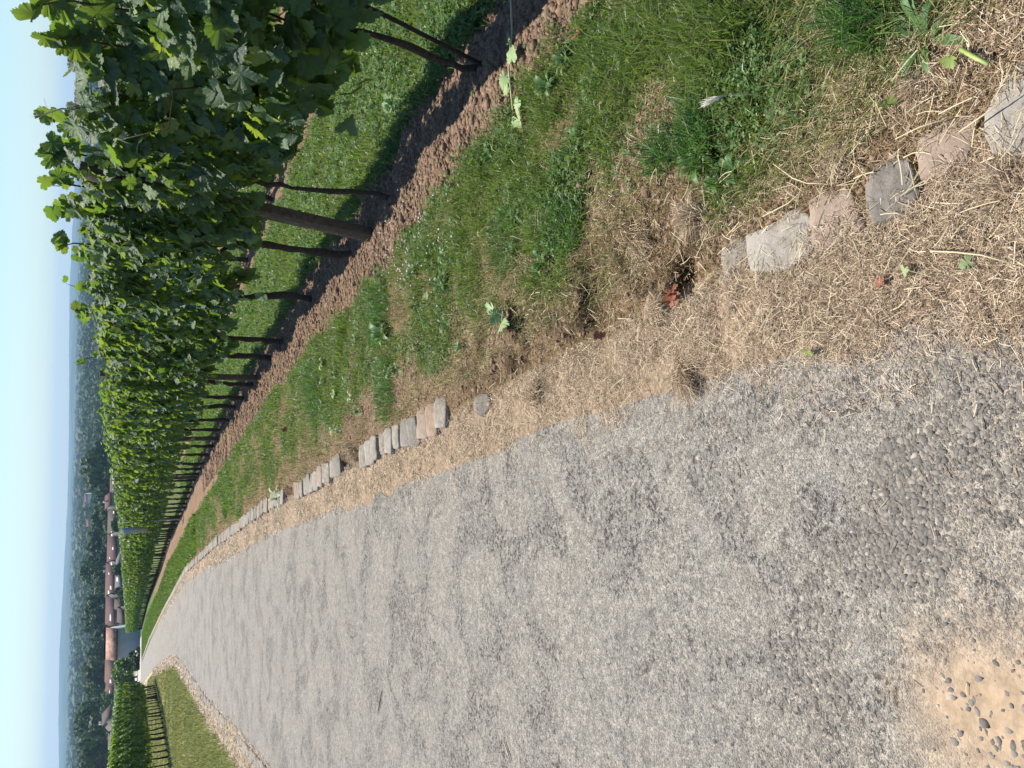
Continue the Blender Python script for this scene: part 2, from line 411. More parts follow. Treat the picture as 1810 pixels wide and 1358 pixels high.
def tone(x, y):
    d = x - kx(y); dl = lx(y) - x; r = np.hypot(x, y)
    soil, turf, straw = zones(x, y)
    n = fbm(x * 4, y * 4, 31)[:, None]; n2 = fbm(x * .35, y * .35, 33)[:, None]
    cs = np.array([.245, .162, .105]) * (.75 + .5 * n)
    ct = np.array([.10, .125, .04]) * (.7 + .6 * n)
    cd = np.array([.23, .16, .10]) * (.7 + .6 * n)
    er = (ss(.0, .08, d) * (1 - ss(.32, .5, d)) * ss(1.7, 2.0, y) * (1 - ss(3.3, 4.0, y)))[:, None]
    cd = cd * (1 - er * .55 * ss(.4, .6, fbm(x * 6, y * 6, 67))[:, None])
    cr = soil[:, None] * cs + turf[:, None] * ct + straw[:, None] * cd
    pale = ((1 - ss(-.03, .05, d)))[:, None]
    cr = cr * (1 - pale) + pale * np.array([.37, .28, .195]) * (.85 + .3 * n)
    # left of the road
    g = ss(.30, .6, dl - (n[:, 0] - .5) * .9)[:, None]
    wr = (1 - ss(.35, .6, np.abs(x - wx(y))))[:, None] * (y > 20)[:, None] * (y < 57)[:, None]
    q = ss(.38, .62, n2[:, 0] + (n[:, 0] - .5) * .3)[:, None]
    cl = q * np.array([.34, .28, .14]) + (1 - q) * np.array([.16, .185, .055])
    cl = cl * (1 - wr) + wr * np.array([.12, .09, .06])
    cl = (1 - g) * np.array([.50, .42, .31]) + g * cl
    c = np.where((dl > 0)[:, None], cl, cr)
    mid = ss(45, 80, r)[:, None]
    cm = np.array([.10, .15, .045]) * (.7 + .6 * n2)
    c = c * (1 - mid * (dl <= 0)[:, None]) + cm * mid * (dl <= 0)[:, None]
    fr = ss(380, 480, r)[:, None]
    f1 = fbm(x * .006, y * .006, 41)[:, None]
    cf = np.where(f1 > .6, np.array([.26, .24, .12]), np.array([.06, .09, .035]))
    return c * (1 - fr) + cf * fr

az = np.concatenate([np.linspace(-180, -48, 34)[:-1], np.linspace(-48, 52, 600), np.linspace(52, 180, 33)[1:-1]])
rad = [0.25]
while rad[-1] < 12000:
    r_ = rad[-1]; rad.append(r_ * (1.0062 if r_ < 14 else 1.02 if r_ < 400 else 1.04))
rad = np.array(rad)
A, RR = np.meshgrid(np.radians(az), rad)
X = (RR * np.sin(A)).ravel(); Y = (RR * np.cos(A)).ravel()
na, nr = len(az), len(rad)
Z = zg(X, Y)
# seat the ground clearly below the road sheet
onroad = (X < ax_(Y) + .02) & (X > lx(Y) - .02) & (Y < 235)
Z = np.where(onroad & (Y > -3), base_z(Y), Z)
V = np.column_stack([X, Y, Z]); V = np.vstack([V, [[0, 0, 0]]])
i, j = np.meshgrid(np.arange(nr - 1), np.arange(na), indexing='ij')
j2 = (j + 1) % na
Q = np.column_stack([(i * na + j).ravel(), ((i + 1) * na + j).ravel(), ((i + 1) * na + j2).ravel(), (i * na + j2).ravel()])[:, ::-1]
T = np.column_stack([np.full(na, nr * na), np.arange(na), (np.arange(na) + 1) % na])
cc = np.vstack([tone(X, Y), [[.3, .3, .3]]])
tag(obj('ground', mesh('ground', V, [Q, T], M_GROUND, True, cc)), kind='structure')

# road, one sheet 4 mm above the slope
ys = np.concatenate([np.arange(-2.5, 14, .05), np.geomspace(14, 232, 160)])
nu = 9
xs0 = ax_(ys) + .02 + .13 * (fbm(ys * 4, ys * 0, 51) - .5) + .16 * (fbm(ys * .9, ys * 0 + 4, 52) - .5)
xs1 = lx(ys) + .02 + .10 * (fbm(ys * 2, ys * 0, 53) - .5)
u = np.linspace(0, 1, nu)
XX = xs1[:, None] * (1 - u) + xs0[:, None] * u
YY = np.repeat(ys[:, None], nu, 1)
ZZ = base_z(YY) + .004 + .0 * XX + np.where(YY > 14, .01, 0)
V = np.column_stack([XX.ravel(), YY.ravel(), ZZ.ravel()])
i, j = np.meshgrid(np.arange(len(ys) - 1), np.arange(nu - 1), indexing='ij')
Q = np.column_stack([(i * nu + j).ravel(), (i * nu + j + 1).ravel(), ((i + 1) * nu + j + 1).ravel(), ((i + 1) * nu + j).ravel()])
tag(obj('road', mesh('road', V, [Q], M_ROAD, True)), kind='structure')

# distant ridges
def ridge(name, D0, D1, prof, az0=-60, az1=60):
    a = np.radians(np.linspace(az0, az1, 400))
    hh = prof(a)
    rows = []
    for k, (D, f) in enumerate(((D0, 0), (D0 + (D1 - D0) * .35, .62), (D0 + (D1 - D0) * .7, .93), (D1, 1), (D1 + 900, .5), (D1 + 1800, 0))):
        rows.append(np.column_stack([D * np.sin(a), D * np.cos(a), -32 + (hh + 32) * f + (fbm(a * 60, a * 0 + k, 61) - .5) * 10 * (0 < f < 1)]))
    V = np.concatenate(rows); n = len(a)
    i, j = np.meshgrid(np.arange(5), np.arange(n - 1), indexing='ij')
    Q = np.column_stack([(i * n + j).ravel(), (i * n + j + 1).ravel(), ((i + 1) * n + j + 1).ravel(), ((i + 1) * n + j).ravel()])
    tag(obj(name, mesh(name, V, [Q], M_HILL, True)), kind='structure')
deg = np.degrees
ridge('hills', 4600, 7200, lambda a: 1.5 + 7200 * np.interp(deg(a), [-60, -24, -21, -17, -12, -8, -3, 1, 5, 9, 13, 17, 22, 30, 60],
      [.0010, .0022, .0040, .0050, .0026, .0012, .0016, .0032, .0046, .0030, .0018, .0036, .0056, .0070, .007]) + (fbm(a * 90, a * 0, 71) - .5) * 6)
ridge('low_hills', 3700, 4500, lambda a: -20 + 30 * fbm(a * 9, a * 0, 72) + 5 * fbm(a * 160, a * 0, 73))

# ------------------------------------------------------------------ kerb stones
def stone_mesh(name, poly, h0, h1, m, seed, n=18, taper=.86, crown=.006):
    """rounded block from a plan outline: rings from foot to top with worn edges"""
    P = np.asarray(poly, float); c = P.mean(0)
    e = np.vstack([P, P[:1]]); s = np.concatenate([[0], np.cumsum(np.linalg.norm(np.diff(e, axis=0), axis=1))])
    q = np.linspace(0, s[-1], n, endpoint=False)
    ring = np.column_stack([np.interp(q, s, e[:, 0]), np.interp(q, s, e[:, 1])])
    ring = ring * .86 + (np.roll(ring, 1, 0) + np.roll(ring, -1, 0)) * .07
    r = np.random.default_rng(seed)
    size = np.linalg.norm(ring - c, axis=1).mean()
    ring = c + (ring - c) * (1 + r.normal(0, .02, n))[:, None]
    rows = []
    for f, z in ((1.0, h0), (1.0, h1 - .03), (.99, h1 - .009), (.955, h1 - .002), (taper, h1), (.6, h1 + crown), (.25, h1 + crown)):
        pts = c + (ring - c) * f
        rows.append(np.column_stack([pts, np.full(n, z) + (r.normal(0, .0018 if f > .8 else .0010, n) if z > h0 else 0)]))
    V = np.vstack(rows + [[[c[0], c[1], h1 + crown]]]); k = len(rows)
    F4 = [(i * n + j, i * n + (j + 1) % n, (i + 1) * n + (j + 1) % n, (i + 1) * n + j) for i in range(k - 1) for j in range(n)]
    F3 = [((k - 1) * n + j, (k - 1) * n + (j + 1) % n, k * n) for j in range(n)]
    return mesh(name, V, [np.array(F4), np.array(F3)], m, False)

near_stones = [
 ([(1745,210),(1780,135),(1850,60),(1880,150),(1815,262),(1760,268)], M_KERB3, 'large smooth grey kerb stone, nearest the lower right of the verge', .040),
 ([(1622,255),(1660,215),(1712,190),(1716,240),(1700,290),(1630,312)], M_KERB2, 'flat beige pink kerb stone between the large grey and the cracked grey one', .034),
 ([(1535,320),(1560,290),(1600,285),(1618,340),(1600,370),(1550,392),(1537,370)], M_KERB, 'cracked dark grey kerb stone between two pinkish ones', .038),
 ([(1432,355),(1490,330),(1520,400),(1450,440),(1440,430)], M_KERB2, 'square salmon pink kerb stone touching a pitted grey stone', .036),
 ([(1328,418),(1370,400),(1400,372),(1425,385),(1440,435),(1390,470),(1335,475)], M_KERB3, 'pitted pale grey kerb stone with mossy side beside the salmon pink one', .040),
 ([(1275,450),(1285,400),(1320,410),(1330,460),(1277,497)], M_KERB3, 'small pointed kerb stone half buried in straw at the dark hole', .030),
 ([(838,712),(846,698),(860,698),(862,718),(850,735),(842,728)], M_KERB, 'single dark grey kerb stone poking up alone through the straw', .036)]
G_KERB = 'kerb stones along the right edge of the road'
for k, (px, m_, lab, top) in enumerate(near_stones):
    P = np.array([at(a, b, .03)[:2] for a, b in px]); c = P.mean(0)
    if P[:, 0].size and np.cross(P[1] - P[0], P[2] - P[1]) < 0: P = P[::-1]
    s_ = 1.16
    me = stone_mesh('kerb_stone', (P - c) * s_, -.12, top, m_, 100 + k, 26, .9, .003)
    o = obj('kerb_stone', me, None, (c[0], c[1], float(base_z(c[1])) - .007))
    tag(o, lab, 'kerb stone', G_KERB)
proto = []
for k in range(9):
    r = np.random.default_rng(300 + k)
    a, b = .075 + r.uniform(-.02, .015), .085 + r.uniform(-.015, .02)
    P = np.array([(-a, -b), (a, -b * r.uniform(.85, 1.1)), (a * r.uniform(.85, 1.1), b), (-a, b * r.uniform(.8, 1.05))])[:, ::-1]
    P = P[::-1]
    proto.append(stone_mesh('kerb_stone', P, -.10, .045, [M_KERB3, M_KERB3, M_KERB, M_KERB3, M_KERB2][k % 5], 200 + k, 14, .84, .006))
def heading(fx, y): return math.atan2(float(fx(y + .3) - fx(y - .3)), .6)
def kerb_run(fx, y0, y1, gaps, lab, grp, off, zo):
    y = y0; k = 0
    while y < y1:
        hd = heading(fx, y)
        if not any(a < y < b for a, b in gaps):
            pr = proto[rng.integers(len(proto))]
            o = obj('kerb_stone', pr, None, (float(fx(y)) + off + rng.normal(0, .008), y, float(base_z(y)) + zo + rng.normal(0, .006)), -hd + rng.normal(0, .07) + math.pi * rng.integers(2))
            o.rotation_euler.x = rng.normal(0, .05); o.rotation_euler.y = rng.normal(0, .05)
            lb = lab(y)
            tag(o, lb, 'kerb stone', grp)
        y += rng.uniform(.150, .178) * math.cos(hd); k += 1
def lab_right(y):
    if y < 5.73: return 'pale worn kerb stone in the tight run between lone dark stone and first gap'
    if y < 8.3: return 'narrow pale kerb stone in the short run between two dark gaps'
    return 'pale kerb stone in the unbroken right run beyond the second dark gap'
kerb_run(kx, 3.98, 25, [(5.70, 6.30), (8.22, 8.88)], lab_right, G_KERB, .04, 0)
kerb_run(lx, 9.0, 31.5, [(12.6, 14.2), (16.5, 17.1)], lambda y: 'pale kerb stone half sunk in gravel along the left edge of the road', 'kerb stones along the left edge of the road', -.06, -.022)
# the far run, too fine to tell stone from stone
MBk = MB()
y = 25.2
while y < 105:
    hd = heading(kx, y); L_ = .16 + y * .002
    M_ = Matrix.Translation((float(kx(y)) + .04, y, float(base_z(y)))) @ Matrix.Rotation(-hd, 4, 'Z')
    MBk.box(-.08, .08, -L_ / 2 + .006, L_ / 2 - .006, -.1, .05 + rng.normal(0, .006), M_); y += L_ * math.cos(hd)
tag(obj('kerb_edging', MBk.me('kerb_edging', M_KERB3)), 'thin pale line of far kerb stones along the right road edge', 'kerb edging', kind='stuff')

# ------------------------------------------------------------------ scattered cover
def blades(name, x, y, z, h, wd, lean, m, label=None, cat=None, dirs=None, droop=.5):
    n = len(x); a = rng.uniform(0, 2 * np.pi, n); 
    la = rng.uniform(0, 2 * np.pi, n) if dirs is None else dirs + rng.normal(0, .7, n)
    lx_, ly_ = np.cos(la) * lean * h, np.sin(la) * lean * h
    dx, dy = np.cos(a) * wd / 2, np.sin(a) * wd / 2
    up = h * np.sqrt(np.maximum(.05, 1 - lean ** 2 * .6))
    B = np.stack([x, y, z], 1)
    M1 = B + np.stack([lx_ * .35, ly_ * .35, up * .62], 1)
    Tp = B + np.stack([lx_, ly_, up * (1 - droop * lean ** 2)], 1)
    W = np.stack([dx, dy, dx * 0], 1)
    V = np.stack([B - W, B + W, M1 + W * .85, M1 - W * .85, Tp], 1).reshape(-1, 3)
    i = np.arange(n)[:, None] * 5
    me = mesh(name, V, [i + np.array([0, 1, 2, 3]), i + np.array([3, 2, 4])], m)
    return obj(name, me)

def pick(n, y0, y1, x0f, x1f, power=1.4):
    u = rng.uniform(0, 1, n)
    if abs(power - 1) < 1e-6: y = y0 * (y1 / y0) ** u
    else: y = (y0 ** (1 - power) + u * (y1 ** (1 - power) - y0 ** (1 - power))) ** (1 / (1 - power))
    a, b = x0f(y), x1f(y)
    return a + (b - a) * rng.uniform(0, 1, n), y

# turf beside the kerb and between the vine rows
x, y = pick(340000, .55, 24, lambda y: kx(y) + .08, lambda y: vx(y) + .0, 1.25)
s_, tf, st = zones(x, y)
clump = fbm(x * 9, y * 9, 81)
keep = rng.uniform(0, 1, len(x)) < tf ** 1.3 * (.35 + 1.1 * clump)
x, y, clump = x[keep], y[keep], clump[keep]
r = np.hypot(x, y)
h = (.018 + .075 * clump ** 2) * rng.gamma(6, 1 / 6, len(x)) * (1 + .9 * ss(.62, .75, fbm(x * 1.8, y * 1.8, 84)))
g1 = blades('grass', x, y, zg(x, y) - .004, h, np.maximum(.0034, .0008 * r) * rng.uniform(.6, 1.4, len(x)), rng.uniform(.2, 1.0, len(x)), M_GRASS)
tag(g1, 'short green grass covering the verge between kerb and vines', 'grass', kind='stuff')
x, y = pick(26000, .9, 12, lambda y: kx(y) + .15, lambda y: vx(y) - .5, 1.4)
s_, tf, st = zones(x, y); keep = rng.uniform(0, 1, len(x)) < ss(.45, .62, fbm(x * 3.2, y * 3.2, 83)) * (1 - s_); x, y = x[keep], y[keep]
tag(blades('grass', x, y, zg(x, y) - .004, rng.uniform(.04, .13, len(x)), np.maximum(.0022, .0007 * np.hypot(x, y)), rng.uniform(.5, 1, len(x)), M_VERGE, dirs=np.full(len(x), 2.6)), 'long straggly yellowing grass blades leaning over the verge turf', 'grass', kind='stuff')
x, y = pick(150000, 3.0, 30, lambda y: vx(y) + .15, lambda y: vx(y) + 4.5 + .12 * y, 1.3)
s_, tf, st = zones(x, y)
keep = rng.uniform(0, 1, len(x)) < tf * (.4 + fbm(x * 6, y * 6, 82)); x, y = x[keep], y[keep]; r = np.hypot(x, y)
g2 = blades('grass', x, y, zg(x, y) - .004, rng.uniform(.03, .085, len(x)), np.maximum(.004, .0012 * r), rng.uniform(.2, .9, len(x)), M_GRASS)
tag(g2, 'sunlit green grass between the vine rows', 'grass', kind='stuff')
# farther verge
x, y = pick(60000, 22, 110, lambda y: kx(y) + .2, lambda y: np.minimum(vx(y) + .4, kx(y) + 6), 1.3)
s_, tf, st = zones(x, y); keep = rng.uniform(0, 1, len(x)) < tf; x, y = x[keep], y[keep]; r = np.hypot(x, y)
tag(blades('grass', x, y, zg(x, y) - .01, rng.uniform(.08, .18, len(x)), .0012 * r, rng.uniform(.2, .8, len(x)), M_GRASS), 'distant strip of green grass beside the far right kerb', 'grass', kind='stuff')

# leafy clover and weeds: trefoil leaflets near the ground
def leaflets(x, y, z, s):
    n = len(x); V = []; th0 = rng.uniform(0, 2 * np.pi, n)
    nx, ny = rng.normal(0, .4, n), rng.normal(0, .4, n)
    cx_ = np.stack([x, y, z], 1); out = []
    pts = np.array([(0, 0), (.55, -.42), (1, -.25), (1.05, .0), (1, .25), (.55, .42)])
    for k in range(3):
        th = th0 + k * 2.094
        px = np.cos(th)[:, None] * pts[:, 0] - np.sin(th)[:, None] * pts[:, 1]
        py = np.sin(th)[:, None] * pts[:, 0] + np.cos(th)[:, None] * pts[:, 1]
        pz = nx[:, None] * px + ny[:, None] * py + .15 * np.abs(pts[:, 1])
        out.append(np.stack([x[:, None] + px * s[:, None], y[:, None] + py * s[:, None], z[:, None] + pz * s[:, None]], 2))
    return np.stack(out, 1).reshape(-1, 3), n * 3
def clover(name, x, y, hmax, s, label):
    z = zg(x, y) + rng.uniform(.006, hmax, len(x))
    V, n = leaflets(x, y, z, s)
    i = np.arange(n)[:, None] * 6
    o = obj(name, mesh(name, V, [i + np.array([0, 1, 2, 3]), i + np.array([0, 3, 4, 5])], M_CLOVER))
    tag(o, label, 'clover', kind='stuff')
x, y = pick(42000, .7, 16, lambda y: kx(y) + .2, lambda y: vx(y) - .1, 1.2)
s_, tf, st = zones(x, y); w_ = fbm(x * 2.5, y * 2.5, 91)
keep = rng.uniform(0, 1, len(x)) < tf * ss(.42, .6, w_) + .02 * s_; x, y = x[keep], y[keep]
clover('clover', x, y, .045, rng.uniform(.005, .011, len(x)) * (1 + .05 * y), 'low leafy clover among the verge grass')
x, y = pick(30000, 3.2, 16, lambda y: vx(y) + .2, lambda y: vx(y) + 4.0, 1.2)
s_, tf, st = zones(x, y); keep = rng.uniform(0, 1, len(x)) < tf * ss(.35, .55, fbm(x * 2, y * 2, 92)); x, y = x[keep], y[keep]
clover('clover', x, y, .06, rng.uniform(.012, .024, len(x)), 'bright leafy weeds between the vine rows')

# dry stubble
x, y = pick(150000, .55, 24, lambda y: kx(y) - .02, lambda y: kx(y) + 1.1, 1.35)
s_, tf, st = zones(x, y)
keep = rng.uniform(0, 1, len(x)) < (st * .9 + tf * .12) * (.25 + 1.1 * fbm(x * 8, y * 8, 95)); x, y = x[keep], y[keep]; r = np.hypot(x, y)
tag(blades('dry_grass', x, y, zg(x, y) - .004, rng.uniform(.012, .045, len(x)), np.maximum(.0018, .0006 * r), rng.uniform(.5, 1, len(x)), M_DRYGRASS), 'cropped dry brown grass behind the kerb stones', 'dry grass', kind='stuff')

# straw lying flat between road and kerb
def straws(name, x, y, z, ln, wd, m, label, tilt=.10, zj=.012):
    n = len(x); a = rng.uniform(0, 2 * np.pi, n); bend = rng.normal(0, .5, n) * (rng.uniform(0, 1, n) < .3) + rng.normal(0, .08, n)
    K = 4; u = np.linspace(-.5, .5, K)
    pts = []
    dz = rng.normal(0, tilt, n); z0 = z + np.abs(rng.normal(0, zj, n)) + .002
    for q in u:
        th = a + bend * q * 2
        pts.append(np.stack([x + np.cos(th) * ln * q, y + np.sin(th) * ln * q, z0 + dz * ln * q - .12 * ln * (q * 2) ** 2 * (np.abs(bend))], 1))
    Pn = np.stack(pts, 1); nrm = np.stack([-np.sin(a), np.cos(a), rng.normal(0, .5, n)], 1) * (wd / 2)[:, None]
    Vt = np.concatenate([Pn - nrm[:, None], Pn + nrm[:, None]], 1)
    zlow = zg(Vt[..., 0].ravel(), Vt[..., 1].ravel()).reshape(Vt.shape[:2]) + .001
    rd = base_z(Vt[..., 1]) + .006
    Vt[..., 2] = np.maximum(Vt[..., 2], np.maximum(zlow, rd))
    i = np.arange(n)[:, None] * 8
    F_ = [i + np.array([k, k + 1, K + k + 1, K + k]) for k in range(K - 1)]
    o = obj(name, mesh(name, Vt.reshape(-1, 3), F_, m)); tag(o, label, 'straw', kind='stuff')
x, y = pick(240000, .5, 13, lambda y: ax_(y) - .16, lambda y: kx(y) + .02, 1.9)
e = (x - ax_(y)) + (fbm(x * 9, y * 9, 97) - .5) * .24
keep = rng.uniform(0, 1, len(x)) < (.04 + .96 * ss(-.06, .13, e)) * (.12 + 1.1 * ss(.32, .62, fbm(x * 6, y * 6, 96))); x, y = x[keep], y[keep]
straws('straw', x, y, zg(x, y), rng.gamma(1.7, .008, len(x)) + .008, np.maximum(.0008, .00036 * np.hypot(x, y)) * rng.uniform(.5, 1.6, len(x)), M_STRAW, 'pale dry straw littering the strip between asphalt and kerb', .18)
x, y = pick(36000, 5, 45, lambda y: ax_(y) - .05, lambda y: kx(y) + .02, 1.4)
keep = rng.uniform(0, 1, len(x)) < ss(4.8, 11, y) * ss(.3, .6, fbm(x * 3, y * 3, 93)); x, y = x[keep], y[keep]
straws('straw', x, y, zg(x, y), rng.uniform(.015, .06, len(x)), .00034 * np.hypot(x, y), M_STRAW, 'distant pale straw along the far kerb', .15)
x, y = pick(60000, .5, 8, lambda y: kx(y) + .05, lambda y: kx(y) + .75, 1.5)
s_, tf, st = zones(x, y); keep = rng.uniform(0, 1, len(x)) < st * (1 - .55 * (x < kx(y) + .14)) * (1 - .7 * (y > 1.8) * (y < 3.5) * ss(.42, .55, fbm(x * 6, y * 6, 67))); x, y = x[keep], y[keep]
straws('straw', x, y, zg(x, y) + .008, rng.gamma(1.7, .008, len(x)) + .008, rng.uniform(.0006, .0015, len(x)), M_STRAW, 'brown straw matted on the ground behind the kerb', .3, .012)
# heavier stalks
x, y = pick(420, .6, 3.5, lambda y: ax_(y) + .02, lambda y: kx(y) + .35, 1.3)
straws('straw', x, y, zg(x, y) + .02, rng.uniform(.03, .085, len(x)), rng.uniform(.0010, .0022, len(x)), M_PALESTALK, 'long pale stalks lying over the straw and kerb stones', .12)
x, y = pick(1400, .8, 12, lambda y: lx(y) + .6, lambda y: ax_(y) - .02, 1.4)
keep = rng.uniform(0, 1, len(x)) < np.exp(-(ax_(y) - x) * 3); x, y = x[keep], y[keep]
straws('straw', x, y, base_z(y) + .006, rng.uniform(.01, .035, len(x)), rng.uniform(.001, .002, len(x)), M_STRAW, 'stray straws blown on the asphalt', .03, .002)

# clods and pebbles
def lumps(name, x, y, z, s, m, flat, label, cat, top=(.35, .8)):
    t_ = (1 + 5 ** .5) / 2
    I = np.array([(-1, t_, 0), (1, t_, 0), (-1, -t_, 0), (1, -t_, 0), (0, -1, t_), (0, 1, t_), (0, -1, -t_), (0, 1, -t_), (t_, 0, -1), (t_, 0, 1), (-t_, 0, -1), (-t_, 0, 1)]) / 1.9
    Fi = np.array([(0, 11, 5), (0, 5, 1), (0, 1, 7), (0, 7, 10), (0, 10, 11), (1, 5, 9), (5, 11, 4), (11, 10, 2), (10, 7, 6), (7, 1, 8), (3, 9, 4), (3, 4, 2), (3, 2, 6), (3, 6, 8), (3, 8, 9), (4, 9, 5), (2, 4, 11), (6, 2, 10), (8, 6, 7), (9, 8, 1)])
    n = len(x)
    D = I[None] * rng.uniform(.6, 1.25, (n, 12, 1)) * np.stack([rng.uniform(.7, 1.35, n), rng.uniform(.7, 1.2, n), np.ones(n)], 1)[:, None]
    D[..., 2] = np.clip(D[..., 2], -1, rng.uniform(*top, n)[:, None]) * flat
    a = rng.uniform(0, 6.28, n); c, s2 = np.cos(a)[:, None], np.sin(a)[:, None]
    X_ = D[..., 0] * c - D[..., 1] * s2; Y_ = D[..., 0] * s2 + D[..., 1] * c
    V = np.stack([x[:, None] + X_ * s[:, None], y[:, None] + Y_ * s[:, None], z[:, None] + D[..., 2] * s[:, None]], 2).reshape(-1, 3)
    i = (np.arange(n) * 12)[:, None, None] + Fi[None]
    o = obj(name, mesh(name, V, [i.reshape(-1, 3)], m)); tag(o, label, cat, kind='stuff'); return o
x, y = pick(190000, .55, 6.5, lambda y: np.maximum(lx(y) + .1, -.62 * y - .35), lambda y: ax_(y) + .05, 1.75)
dn = fbm(x * 4.5, y * 4.5, 98); dn2 = fbm(x * 1.4, y * 1.4, 99)
sand_d = np.hypot(x + .62, y - .93)
dens = ss(.46, .62, dn * .75 + dn2 * .25) * .30 * (.30 + .70 * ss(2.6, 1.2, y)) + .035 + .10 * ss(1.7, 1.1, y)
dens = dens * (.04 + .96 * ss(.22, .46, sand_d + (dn - .5) * .3)) * (.5 + .5 * ss(1.6, .9, y) + .25)
keep = rng.uniform(0, 1, len(x)) < dens; x, y, dn = x[keep], y[keep], dn[keep]
s_ = (.0016 + rng.gamma(1.5, .0014, len(x))) * (.75 + .9 * ss(.5, .7, dn)) * (1 + .25 * ss(1.5, .9, y))
s_ = np.minimum(s_ * (1 + .35 * ss(1.5, 1.0, y)), .0105)
lumps('road_chippings', x, y, base_z(y) + .004 - s_ * .16, s_, M_CHIP, .9, 'dark chippings standing proud of the worn asphalt', 'chippings', (.12, .42))
M_CLOD = simple('soil_clod', (.30, .20, .135), (.11, .073, .05), 30, .95, .1, .6, .01)
x, y = pick(46000, 2.4, 20, lambda y: vx(y) - .7, lambda y: vx(y) + .35, 1.5)
so_, tf, st = zones(x, y); keep = rng.uniform(0, 1, len(x)) < so_; x, y = x[keep], y[keep]
s_ = np.minimum(.003 + rng.gamma(1.2, .0042, len(x)), .030) * (1 + .04 * y)
lumps('soil_clods', x, y, zg(x, y), s_, M_CLOD, .8, 'crumbly reddish soil clods along the foot of the vine row', 'soil clods')
x, y = pick(7000, .8, 7, lambda y: kx(y) + .04, lambda y: kx(y) + .7, 1.5)
s_ = .003 + rng.gamma(1.5, .003, len(x))
lumps('soil_clods', x, y, zg(x, y), s_, M_CLOD, .8, 'small crumbs of earth in the dry strip behind the kerb', 'soil clods')

# left verge: rank half dry grass
x, y = pick(90000, 9, 75, lambda y: lx(y) - 6 - .05 * y, lambda y: lx(y) - .35, 1.3)
q = fbm(x * .8, y * .8, 101); keep = rng.uniform(0, 1, len(x)) < ss(.2, .6, lx(y) - x) * (.3 + q) * (y > -2.2 * x - 14); x, y = x[keep], y[keep]; r = np.hypot(x, y)
tag(blades('verge_grass', x, y, zg(x, y) - .01, rng.uniform(.05, .20, len(x)) * (1 - .45 * ss(26, 34, y)), .0009 * r, rng.uniform(.2, .9, len(x)), M_VERGE), 'rank yellow green grass on the left verge inside the bend', 'grass', kind='stuff')
x, y = pick(26000, 8.5, 60, lambda y: lx(y) - .5, lambda y: lx(y) + .10, 1.3)
straws('straw', x, y, zg(x, y), rng.uniform(.03, .08, len(x)), .0004 * np.hypot(x, y), M_STRAW, 'pale straw and gravel along the left road edge', .15, .01)
# white clover heads
c0 = at(745, 455); n = 130
x = c0[0] + rng.normal(0, .17, n); y = c0[1] + rng.normal(0, .33, n)
s_ = rng.uniform(.004, .0075, n)
lumps('clover_flowers', x, y, zg(x, y) + rng.uniform(.04, .075, n), s_, M_WHITE, 1, 'small white clover heads in a patch of verge grass beside the soil', 'clover flowers')

# ------------------------------------------------------------------ vine plants
HALF = [(.0, .0), (-.15, .10), (-.27, .24), (-.25, .40), (-.13, .46), (-.10, .60), (.06, .66), (.18, .62), (.25, .52), (.36, .56), (.54, .56), (.62, .44), (.66, .32), (.80, .27), (.88, .12), (1.0, 0)]
H2 = []
for (a0, b0), (a1, b1) in zip(HALF[:-1], HALF[1:]):
    H2 += [(a0, b0), ((a0 + a1) / 2 + (a0 + a1 - .44) * .05, (b0 + b1) / 2 * 1.05 + .004)]
H2 = [(a - .02 * (k % 2 == 0) * (k > 3), b * (.965 if k % 2 == 0 else 1)) for k, (a, b) in enumerate(H2)]
HALF = H2 + [HALF[-1]]
OUT = HALF + [(a, -b) for a, b in HALF[-2:0:-1]]
def leaf_template(lod):
    if lod == 0: P = OUT
    elif lod == 1: P = [(-.1, 0), (-.28, .35), (.05, .6), (.3, .4), (.62, .42), (1, 0), (.62, -.42), (.3, -.4), (.05, -.6), (-.28, -.35)]
    else: P = [(-.25, .3), (.1, .55), (.7, .38), (1, 0), (.7, -.38), (.1, -.55), (-.25, -.3)]
    P = np.array([(0.22, 0)] + list(P)); x, y = P[:, 0] - .22, P[:, 1]
    n = len(P) - 1
    Fc = np.array([(0, 1 + k, 1 + (k + 1) % n) for k in range(n)])
    return np.column_stack([x, y]), Fc
def leaves_mesh(name, pos, nrm, tip, size, lod, m, r):
    T, Fc = leaf_template(lod); n, k = len(pos), len(T)
    nrm = nrm / np.linalg.norm(nrm, axis=1)[:, None]
    tip = tip - nrm * (tip * nrm).sum(1)[:, None]; tip /= np.linalg.norm(tip, axis=1)[:, None]
    side = np.cross(nrm, tip)
    cup = r.normal(-.05, .28, n); fold = r.uniform(.0, .45, n); curl = r.normal(-.25, .28, n); tw = r.normal(0, .2, n)
    x, y = T[:, 0][None], T[:, 1][None]
    z = cup[:, None] * (x ** 2 + y ** 2) + fold[:, None] * np.abs(y) * .8 + curl[:, None] * x * np.abs(x) + tw[:, None] * x * y
    if lod == 0: z = z + r.normal(0, .03, (n, k))
    V = pos[:, None] + size[:, None, None] * (x[..., None] * tip[:, None] + (y * (1 - .25 * fold[:, None]))[..., None] * side[:, None] + z[..., None] * nrm[:, None])
    i = (np.arange(n) * k)[:, None, None] + Fc[None]
    return mesh(name, V.reshape(-1, 3), [i.reshape(-1, 3)], m, lod < 2)
